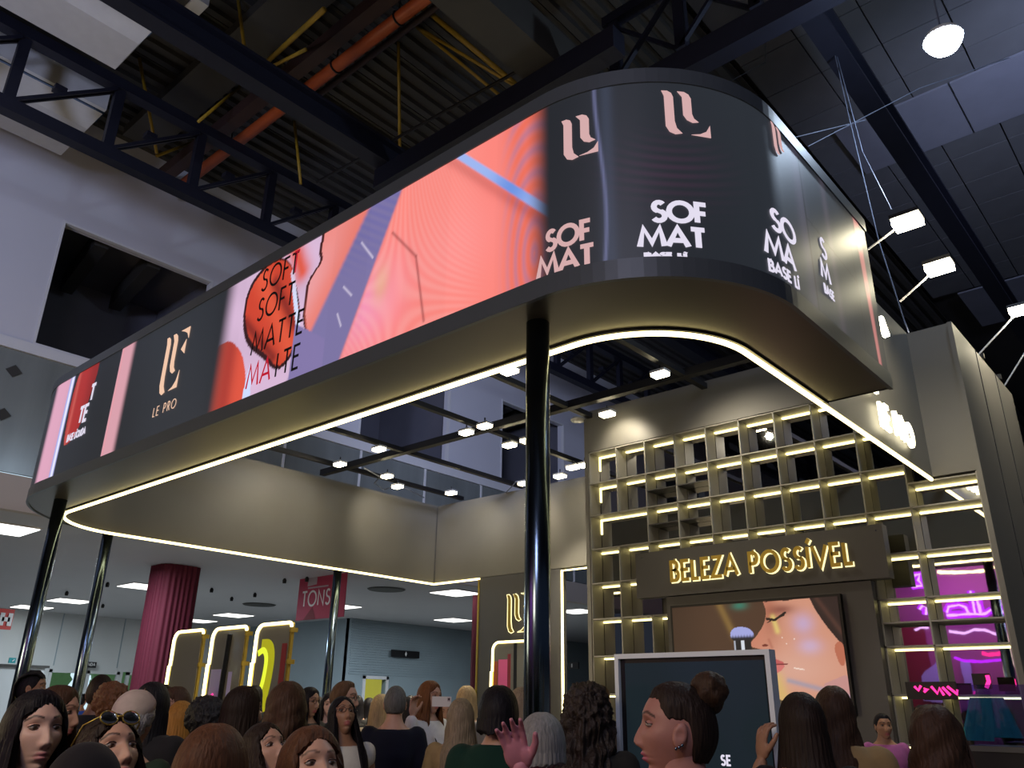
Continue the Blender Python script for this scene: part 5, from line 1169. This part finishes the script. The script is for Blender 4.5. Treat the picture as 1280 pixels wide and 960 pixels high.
def person(label, u, v, d, face, hair, hc='dark', skin='tan', top=('tee', (.02, .02, .02)), low=('trousers', (.02, .02, .03)), fem=True, pose='down', pitch=0, turn=0, hero=False, lip=(.40, .10, .11), extras=(), tall=None, group=None):
    P = deep(u, v, d); sc = P.z/1.60
    toc = Vector((-P.x, -P.y, 0)).normalized(); rt_ = Vector((-toc.y, toc.x, 0)); a = math.radians(face)
    # image right as seen from the camera
    right = Vector((CR.x, CR.y, 0)).normalized(); right = (right-toc*right.dot(toc)).normalized()
    f = toc*math.cos(a)+right*math.sin(a); rz = math.atan2(f.y, f.x)-PI/2
    t = thing('person', label, 'person', (P.x, P.y, 0), group); t.rotation_euler = (0, 0, rz); t.scale = (sc, sc, sc)
    # keep the head where the photograph has it
    off = Matrix.Rotation(rz, 3, 'Z') @ Vector((HC.x, HC.y, 0))*sc; t.location = (P.x-off.x, P.y-off.y, 0)
    HM = Matrix.Translation((0, .0, 1.52)) @ Matrix.Rotation(math.radians(-turn), 4, 'Z') @ Matrix.Rotation(math.radians(-pitch), 4, 'X') @ Matrix.Translation((0, 0, -1.52)) @ Matrix.Translation(HC)
    def hx(pts): A = np.array(HM); p = np.asarray(pts, dtype=float); return p @ A[:3, :3].T + A[:3, 3]
    brow = tuple(c*.5 for c in HRC[hc]) if hc not in ('blond', 'ash', 'silver', 'grey') else (.10, .06, .035)
    key = (fem, pose, pitch, turn, hero, lip, brow)
    if key not in bodycache:
        V, F = base_body(fem, pose); hv, hf, hcx = head_of(fem, hero, lip, brow); n = len(V)
        VV = np.concatenate([V, hx(hv)]); FF = list(F)+[tuple(i+n for i in f_) for f_ in hf]
        me = bpy.data.meshes.new('body'); me.from_pydata([tuple(p) for p in VV], [], FF); me.polygons.foreach_set('use_smooth', [True]*len(FF)); me.materials.append(M['skin'])
        ca = me.color_attributes.new('Col', 'FLOAT_COLOR', 'POINT'); ca.data.foreach_set('color', np.concatenate([np.zeros((n, 4)), hcx]).astype(np.float32).ravel()); bodycache[key] = me
    def put_(name, me, col):
        o = bpy.data.objects.new(name, me); COL.objects.link(o); o.parent = t; o.color = (*col, 1); return o
    put_('body', bodycache[key], SK[skin] if isinstance(skin, str) else skin)
    hb = hair_geo(**hair); bun = None
    hb.v = [tuple(p) for p in hx(hb.v)]; ho = hb.build('hair' if hair['st'] != 'cap' else 'cap', (M['curl'] if hair.get('curl') else M['hair']) if hair['st'] != 'cap' else M['cloth'], t, True, world=False, fix=True); ho.color = (*HRC[hc], 1)
    o = put_('top', cloth_geo(top[0], fem, pose), top[1]); o.name = {'tee': 'shirt', 'long': 'sweater', 'sleeveless': 'blouse', 'coat': 'jacket'}[top[0]]
    put_('trousers' if low[0] == 'trousers' else 'skirt', cloth_geo(low[0], fem, 'down'), low[1])
    for e in extras:
        if e == 'glasses':
            g = MB()
            for sd in (1, -1):
                g.tube([(sd*.031+.021*math.cos(a_), .093, .008+.017*math.sin(a_)) for a_ in [2*PI*k/16 for k in range(16)]], .0017, 6, closed=True)
                g.tube([(sd*.052, .093, .012), (sd*.079, .06, .012), (sd*.080, -.01, .006)], .0018, 6)
            g.tube([(-.010, .093, .010), (0, .095, .013), (.010, .093, .010)], .0016, 6)
            g.v = [tuple(p) for p in hx(g.v)]; g.build('eyeglasses', M['black'], t, True, world=False)
        elif e == 'sunglasses':
            g = MB(); ln = MB()
            for sd in (1, -1):
                ln.ell((sd*.034, .090, .088), .027, .005, .020, 16, 8); g.tube([(sd*.034+.027*math.cos(a_), .090, .088+.020*math.sin(a_)) for a_ in [2*PI*k/16 for k in range(16)]], .0022, 6, closed=True); g.tube([(sd*.060, .088, .092), (sd*.086, .04, .085), (sd*.088, -.03, .05)], .0025, 6)
            g.tube([(-.009, .092, .092), (.009, .092, .092)], .003, 6)
            R_ = lambda p: (p[0], p[1]*.86-.004, p[2])
            g.v = [tuple(p) for p in hx([R_(p) for p in g.v])]; ln.v = [tuple(p) for p in hx([R_(p) for p in ln.v])]
            fr2 = g.build('sunglasses', M['gold'], t, True, world=False); ln.build('lens', M['silverlens'], fr2, True, world=False)
        elif e == 'earrings':
            for sd in (1, -1):
                for (yy, zz) in ((.004, -.040), (-.004, -.036), (-.011, -.031)):
                    g = MB(); g.ell((sd*.079, yy, zz), .0035, .0035, .0045, 10, 6); g.v = [tuple(p) for p in hx(g.v)]; g.build('earring', M['chrome'], t, True, world=False)
        elif e == 'hoop':
            g = MB(); g.tube([(.080, .0, -.052), (.082, .0, -.09)], .004, 6); g.v = [tuple(p) for p in hx(g.v)]; g.build('earring', M['chrome'], t, True, world=False)
        elif e == 'bun':
            g = MB(); g.ell((0, -.084, .104), .046, .046, .052, 40, 28, 0, lambda p: p*(1+.13*math.sin(math.atan2(p.z, p.y)*3+p.x*90)*.6+.10*noise.noise(p*38)+.03*math.sin(math.atan2(p.x, p.z)*22+p.y*60)))
            g.ell((0, -.060, .078), .034, .030, .034, 20, 12)
            g.v = [tuple(p) for p in hx(g.v)]; q = g.build('hair_bun', M['hair'], t, True, world=False); q.color = (.040, .022, .013, 1)
        elif e == 'lanyard':
            g = MB(); g.tube([(-.06, -.03, 1.47), (-.075, .07, 1.42), (-.05, .16, 1.27), (0, .165, 1.12), (.05, .16, 1.27), (.075, .07, 1.42), (.06, -.03, 1.47)], .005, 6); g.build('lanyard', M['black'], t, True, world=False)
        elif e[0] == 'strap':
            col, sd = e[1], e[2]; g = MB()
            for k in range(3): g.tube([(sd*(.10+k*.009), .13, 1.15), (sd*(.105+k*.009), .105, 1.36), (sd*(.11+k*.009), 0, 1.455), (sd*(.105+k*.009), -.115, 1.36), (sd*(.12+k*.009), -.15, 1.05)], .006, 6)
            m_ = M['yellow'] if col == 'yellow' else (M['beige'] if col == 'beige' else M['black']); g.build('bag_strap', m_, t, True, world=False)
        elif e == 'backpack':
            g = MB(); g.ell((0, -.20, 1.18), .15, .09, .20, 20, 14, 0, lambda p: Vector((math.copysign(abs(p.x/.15)**.6*.15, p.x), math.copysign(abs(p.y/.09)**.6*.09, p.y), p.z))); g.build('backpack', M['black'], t, True, world=False)
        elif e == 'braids':
            for k in range(9):
                a_ = (k-4)*.0145; g = MB(); pts = [(a_*1.1, .07, .088-abs(a_)*.3), (a_*1.2, .03, .122-abs(a_)*.35), (a_*1.25, -.03, .122-abs(a_)*.4), (a_*1.2, -.08, .08-abs(a_)*.2), (a_, -.102, .02), (a_*.8, -.10, -.06), (a_*.8, -.10, -.14)]
                g.tube(pts, [.006, .008, .008, .008, .008, .007, .005], 8); g.v = [tuple(p) for p in hx(g.v)]; q = g.build('braid', M['hair'], t, True, world=False); q.color = (*HRC['black'], 1)
    return t, P, rz, sc
def HR(st, **k): return dict(st=st, **k)
K = (.012, .012, .014); BLK = ('tee', K); DK = ('trousers', (.015, .015, .022))
long_ = lambda L=.34, **k: HR('long', L=L, **k)
crowd = [
 # label, u, v, depth, facing, hair, kwargs
 ('young woman with long black hair looking down past the camera, bottom left', 43, 918, 2.35, 24, long_(.40, seed=1, vol=.014, part=-.004, na=150, nskull=26, nhang=26), dict(hc='black', skin='pale', pitch=-8, hero=True, top=('tee', K), lip=(.40, .14, .16))),
 ('person in a plain black rounded cap at the bottom edge, left', 98, 1006, 1.6, 176, HR('cap', vol=.012), dict(hc='black', skin='olive', top=('coat', K))),
 ('woman with sunglasses pushed up on her dark hair', 142, 948, 2.2, 30, long_(.30, seed=3, vol=.012, wave=.003), dict(hc='dark', skin='fair', pitch=-24, extras=('sunglasses',), hero=True)),
 ('man with cornrow braids in profile beside the leftmost pole', 39, 861, 6.4, 82, HR('short', vol=.003, side=92), dict(hc='black', skin='tan', fem=False, extras=('braids',), top=('tee', (.02, .02, .03)))),
 ('brown-haired woman half hidden behind the long black hair', 70, 893, 3.6, 60, long_(.30, seed=4), dict(hc='brown', skin='fair', top=('long', K))),
 ('broad man with buzzed hair and black top seen from behind', 124, 867, 5.7, 168, HR('short', vol=.006, side=96), dict(hc='dark', skin='brown', fem=False, top=('coat', (.014, .014, .016)))),
 ('person with short curly copper-brown hair and black jacket', 138, 882, 5.0, 170, HR('curly', na=150, nskull=36, vol=.030, curl=.016, side=100, front=50), dict(hc='red', skin='fair', top=('coat', (.018, .017, .018)))),
 ('older person with a pale cream cap over grey hair', 166, 904, 3.6, 150, HR('curly', na=150, nskull=36, vol=.020, curl=.004, side=104, front=56), dict(hc='silver', skin='fair', fem=False, top=('long', (.02, .04, .025)))),
 ('woman with pulled-back black hair and black backpack strap', 186, 884, 4.2, -38, long_(.28, seed=5, vol=.010), dict(hc='black', skin='olive', pitch=-6, top=('coat', (.02, .02, .022)), extras=(('strap', 'black', 1),))),
 ('brown wavy-haired woman behind the blond child', 218, 884, 5.2, -50, long_(.22, seed=6, wave=.006), dict(hc='brown', skin='fair', top=('long', (.06, .03, .02)))),
 ('person with bright copper-blond straight hair near the first mirror', 224, 902, 4.9, 175, long_(.26, seed=7), dict(hc='orange', skin='fair', top=('long', (.10, .05, .04)))),
 ('person with tight black curls below the first lit mirror', 256, 903, 4.4, 170, HR('curly', na=150, nskull=36, vol=.036, curl=.014, side=105, front=52), dict(hc='black', skin='brown', top=('tee', K))),
 ('blurred auburn-haired woman at the bottom edge, nearest the camera', 262, 970, 1.95, 150, long_(.25, seed=8, vol=.016), dict(hc='auburn', skin='fair', top=('long', (.05, .04, .04)))),
 ('dark-haired woman with a pale streak parting bowing her head', 338, 944, 2.9, 42, long_(.22, seed=9, vol=.010, part=.01), dict(hc='dark', skin='fair', pitch=-26, top=('tee', (.03, .03, .03)))),
 ('auburn woman whose forehead rises over the bottom edge', 392, 968, 2.1, 26, long_(.28, seed=10, vol=.016, part=.012), dict(hc='auburn', skin='fair', pitch=-18, top=('long', (.04, .04, .04)))),
 ('woman in profile with long dark hair and a white drop earring', 303, 889, 4.2, 112, long_(.34, seed=11), dict(hc='dark', skin='fair', extras=('hoop',), top=('long', (.03, .03, .03)))),
 ('woman with thick wavy dark brown hair seen from behind', 357, 889, 3.75, 178, long_(.42, seed=12, wave=.009, vol=.020), dict(hc='brown', skin='olive', top=('tee', K))),
 ('woman in round glasses with black shoulder-length hair', 386, 878, 7.1, 48, long_(.24, seed=13), dict(hc='black', skin='olive', extras=('glasses',), top=('long', (.02, .02, .02)))),
 ('young woman with straight black hair beside the third pole', 411, 882, 8.3, 10, long_(.26, seed=14), dict(hc='black', skin='pale', top=('tee', K))),
 ('man with brown quiff and glasses carrying a black backpack', 431, 874, 6.3, 70, HR('short', vol=.018, side=90, front=46), dict(hc='mid', skin='fair', fem=False, extras=('glasses', 'backpack'), top=('tee', (.014, .014, .016)))),
 ('woman in black glasses and white sleeveless top looking down', 430, 896, 4.9, 22, long_(.42, seed=15, vol=.010), dict(hc='black', skin='tan', pitch=-24, extras=('glasses',), top=('sleeveless', (.70, .68, .62)), low=('trousers', (.25, .20, .15)))),
 ('grey-haired man in a navy t-shirt seen from behind', 494, 880, 5.9, 176, HR('short', vol=.007, side=94), dict(hc='salt', skin='fair', fem=False, top=('tee', (.006, .008, .020)))),
 ('blond woman in a cream top half hidden by the navy t-shirt', 476, 887, 6.9, 150, long_(.16, seed=16), dict(hc='blond', skin='fair', top=('tee', (.65, .58, .42)))),
 ('woman with auburn hair and white sweater filming with her phone', 537, 872, 6.6, 50, long_(.30, seed=17, vol=.012), dict(hc='red', skin='fair', pose='phone', extras=('lanyard',), top=('long', (.78, .76, .74)), low=('trousers', (.03, .03, .03)))),
 ('dark-haired woman peeping out behind the white phone', 556, 892, 7.6, 6, long_(.20, seed=18), dict(hc='black', skin='olive', top=('long', (.05, .03, .02)))),
 ('pale blond woman with long hair left of the rear wall panel', 583, 876, 7.3, 160, long_(.40, seed=19), dict(hc='blond', skin='fair', top=('long', (.3, .28, .25)))),
 ('woman with light brown hair and beige blouse, from behind', 576, 898, 5.2, 158, long_(.42, seed=20, wave=.004), dict(hc='ash', skin='fair', top=('long', (.34, .24, .12)))),
 ('person with a glossy black bob and dark green top', 623, 893, 3.9, 172, HR('bob', L=.07, vol=.024, seed=21), dict(hc='black', skin='fair', top=('coat', (.006, .032, .022)))),
 ('blond woman partly hidden behind the big pole', 652, 884, 5.4, 165, long_(.30, seed=22), dict(hc='ash', skin='fair', top=('long', (.15, .12, .08)))),
 ('person with swept grey hair in front of the big pole raising a hand', 677, 934, 3.0, 158, HR('bob', L=.05, vol=.018, seed=23), dict(hc='grey', skin=(.42, .17, .20), top=('long', (.03, .03, .04)))),  # purple light mixed into this skin tone
 ('woman with a great mass of dark curls and a beige bag strap', 734, 894, 3.7, 172, long_(.46, seed=24, vol=.036, curl=.018, wave=.010, na=150, nskull=30, nhang=50), dict(hc='dark', skin='tan', extras=(('strap', 'beige', -1),), top=('tee', (.02, .02, .02)))),
 ('woman with light brown hair tied back, behind the curls', 750, 878, 6.4, 168, HR('updo', vol=.012), dict(hc='mid', skin='fair', top=('tee', (.10, .08, .06)))),
 ('woman with a high bun and ear studs in profile before the kiosk screen', 843, 914, 2.12, -88, HR('updo', vol=.008, front=50, na=150, nskull=30), dict(hc='dark', skin=(.36, .17, .14), hero=True, pitch=-4, extras=('bun', 'earrings'), top=('coat', (.30, .17, .05)), lip=(.38, .08, .15))),  # skin tinted for the magenta light on her face
 ('woman with very long straight black hair touching her face', 1003, 907, 3.2, -160, long_(.48, seed=25, vol=.014), dict(hc='dark', skin='tan', pose='ear', top=('tee', K))),
 ('woman in a tan jacket with a yellow strap, watching the television', 1044, 893, 3.9, 176, long_(.36, seed=26, wave=.006, vol=.016), dict(hc='brown', skin='fair', extras=(('strap', 'yellow', 1),), top=('coat', (.36, .24, .11)))),
 ('woman with brown wavy hair and a cream top, bottom right', 1172, 925, 3.1, 150, long_(.42, seed=27, wave=.010, vol=.020), dict(hc='brown', skin='fair', top=('tee', (.70, .64, .52)))),
 ('person in a mauve shirt standing in for one mirrored in the right lattice cells', 1104, 908, 7.6, 20, HR('short', vol=.010, side=92), dict(hc='black', skin='tan', fem=False, top=('long', (.35, .10, .28)))),  # solid figure added in place of a mirror image
 ('dark-haired visitor far back left of the lit yellow doorway', 446, 882, 10.5, 178, long_(.3, seed=30), dict(hc='black', skin='olive')),
 ('second dark-haired visitor far back before the lit doorway', 461, 884, 11.3, 160, long_(.3, seed=31), dict(hc='black', skin='olive')),
 ('far visitor with a pale face turned this way right of the doorway', 470, 889, 9.6, 10, long_(.25, seed=32), dict(hc='black', skin='pale')),
 ('far dark-haired visitor right of the grey-haired man', 513, 884, 9.2, 175, long_(.35, seed=33), dict(hc='black', skin='olive')),
 ('far visitor in black close to the leftmost lit mirror', 205, 868, 11.5, 170, long_(.2, seed=34), dict(hc='dark', skin='olive')),
 ('far visitor between the two left poles, dark hair', 76, 868, 12.5, 178, long_(.2, seed=35), dict(hc='black', skin='tan', top=('tee', (.03, .06, .12)))),
 ('far visitor in blue in front of the glass doors', 102, 876, 14.5, 150, HR('short', vol=.01, side=92), dict(hc='black', skin='tan', fem=False, top=('tee', (.03, .08, .45)))),
 ('far visitor between the middle and right lit mirrors', 318, 871, 9.6, 165, long_(.25, seed=36), dict(hc='black', skin='olive')),
 ('far visitor just left of the third pole', 396, 884, 9.8, 175, long_(.3, seed=37), dict(hc='dark', skin='olive')),
]
made = {}
for lb, u, v, d, fc, hr, kw in crowd: made[lb] = person(lb, u, v, d, fc, hr, **kw)
# the cream cap of the older person
t_, P_, rz_, s_ = made['older person with a pale cream cap over grey hair']
cb = hair_geo('cap', vol=.024, seed=3); cb.v = [(p[0]+HC.x, p[1]+HC.y, p[2]+HC.z+.012) for p in cb.v]; q = cb.build('cap', M['cloth'], t_, True, world=False, fix=True); q.color = (.50, .42, .38, 1)
# white phone held by the woman in the white sweater
t_, P_, rz_, s_ = made['woman with auburn hair and white sweater filming with her phone']
pp = deep(552, 877, 6.35)
ph = thing('smartphone', 'white smartphone with dark camera eye held up sideways', 'phone', pp)
ph.rotation_euler = (0, 0, math.radians(41.5))
b = MB().box(-.075, .075, -.005, .005, -.037, .037); b.build('case', M['print_white'], ph, world=False)
MB().box(.045, .068, -.008, -.005, .004, .030).build('camera_bump', M['print_grey'], ph, world=False)
MB().lathe((0, 0, 0), [(.007, 0), (.007, .003)], 14).build('camera_eye', M['black'], ph, world=False).matrix_local = Matrix.Translation((.057, -.008, .018)) @ Matrix.Rotation(PI/2, 4, 'X')
# open hand lifted in front of the grey hair: forearm and hand as one surface, a person mostly below the frame
def raised_hand():
    W0 = deep(652, 962, 2.35); H0 = hand_geo(.22)[0]; up = (CU*.96-CR*.27).normalized(); nr = (-CF); nr = (nr-up*nr.dot(up)).normalized(); x = nr.cross(up)
    # the palm faces the camera, thumb to the right of the picture
    return W0, up, nr, x
W0, up, nr, xx = raised_hand()
el = W0-up*.24-CF*.02; shd = deep(700, 1120, 2.45)
b = MB(); limb(b, [tuple(shd), tuple(el), tuple(W0+up*.01)], [.050, .040, .027]); 
S = Vector((shd.x+.10, shd.y+.10, 0)); 
hp = thing('person', 'person below the frame whose open palm is lifted at the lens', 'person', (S.x, S.y, 0))
sc_ = (shd.z)/1.395
tb_ = MB(); torso(tb_, 0, .80, 1.57, True); legs(tb_)
for sd in (1, -1): tb_.ell((sd*.102, .055, .045), .045, .125, .045, 14, 8)
rot = Matrix.Rotation(math.radians(41.5), 3, 'Z')
b.add([tuple(rot @ (Vector(p)*sc_)+Vector((S.x, S.y, 0))) for p in tb_.v], tb_.f)
V, F = remesh(b, .012, 3); hv, hf = hand_geo(.22); n = len(V)
H = np.array([tuple(W0+xx*(-p[0])+nr*p[1]+up*(p[2]*1.0)) for p in hv]); F = list(F)+[tuple(i+n for i in f_) for f_ in hf]; V = np.concatenate([V, H])
hv2, hf2, hc2 = head_of(True, False, (.40, .10, .11), (.03, .018, .012)); n2 = len(V)
V = np.concatenate([V, np.array([tuple(rot @ ((Vector(p)+HC)*sc_)+Vector((S.x, S.y, 0))) for p in hv2])]); F += [tuple(i+n2 for i in f_) for f_ in hf2]
bb_ = MB(); bb_.v = [tuple(p) for p in V]; bb_.f = F; bb_.m = [0]*len(F)
q = bb_.build('body', M['skin'], hp, True, cols=np.concatenate([np.zeros((n2, 4)), hc2]), fix=True); q.color = (.50, .20, .26, 1)  # purple light on the hand put into the skin colour
q = bpy.data.objects.new('shirt', cloth_geo('sleeveless', True, 'down')); COL.objects.link(q); q.parent = hp; q.scale = (sc_,)*3; q.rotation_euler = (0, 0, math.radians(41.5)); q.color = (.02, .02, .03, 1)
q = bpy.data.objects.new('trousers', cloth_geo('trousers', True, 'down')); COL.objects.link(q); q.parent = hp; q.scale = (sc_,)*3; q.rotation_euler = (0, 0, math.radians(41.5)); q.color = (.02, .02, .03, 1)
hb = hair_geo('bob', L=.08, seed=9); hb.v = [tuple(rot @ ((Vector(p)+HC)*sc_)) for p in hb.v]; q = hb.build('hair', M['hair'], hp, True, world=False, fix=True); q.color = (*HRC['dark'], 1)
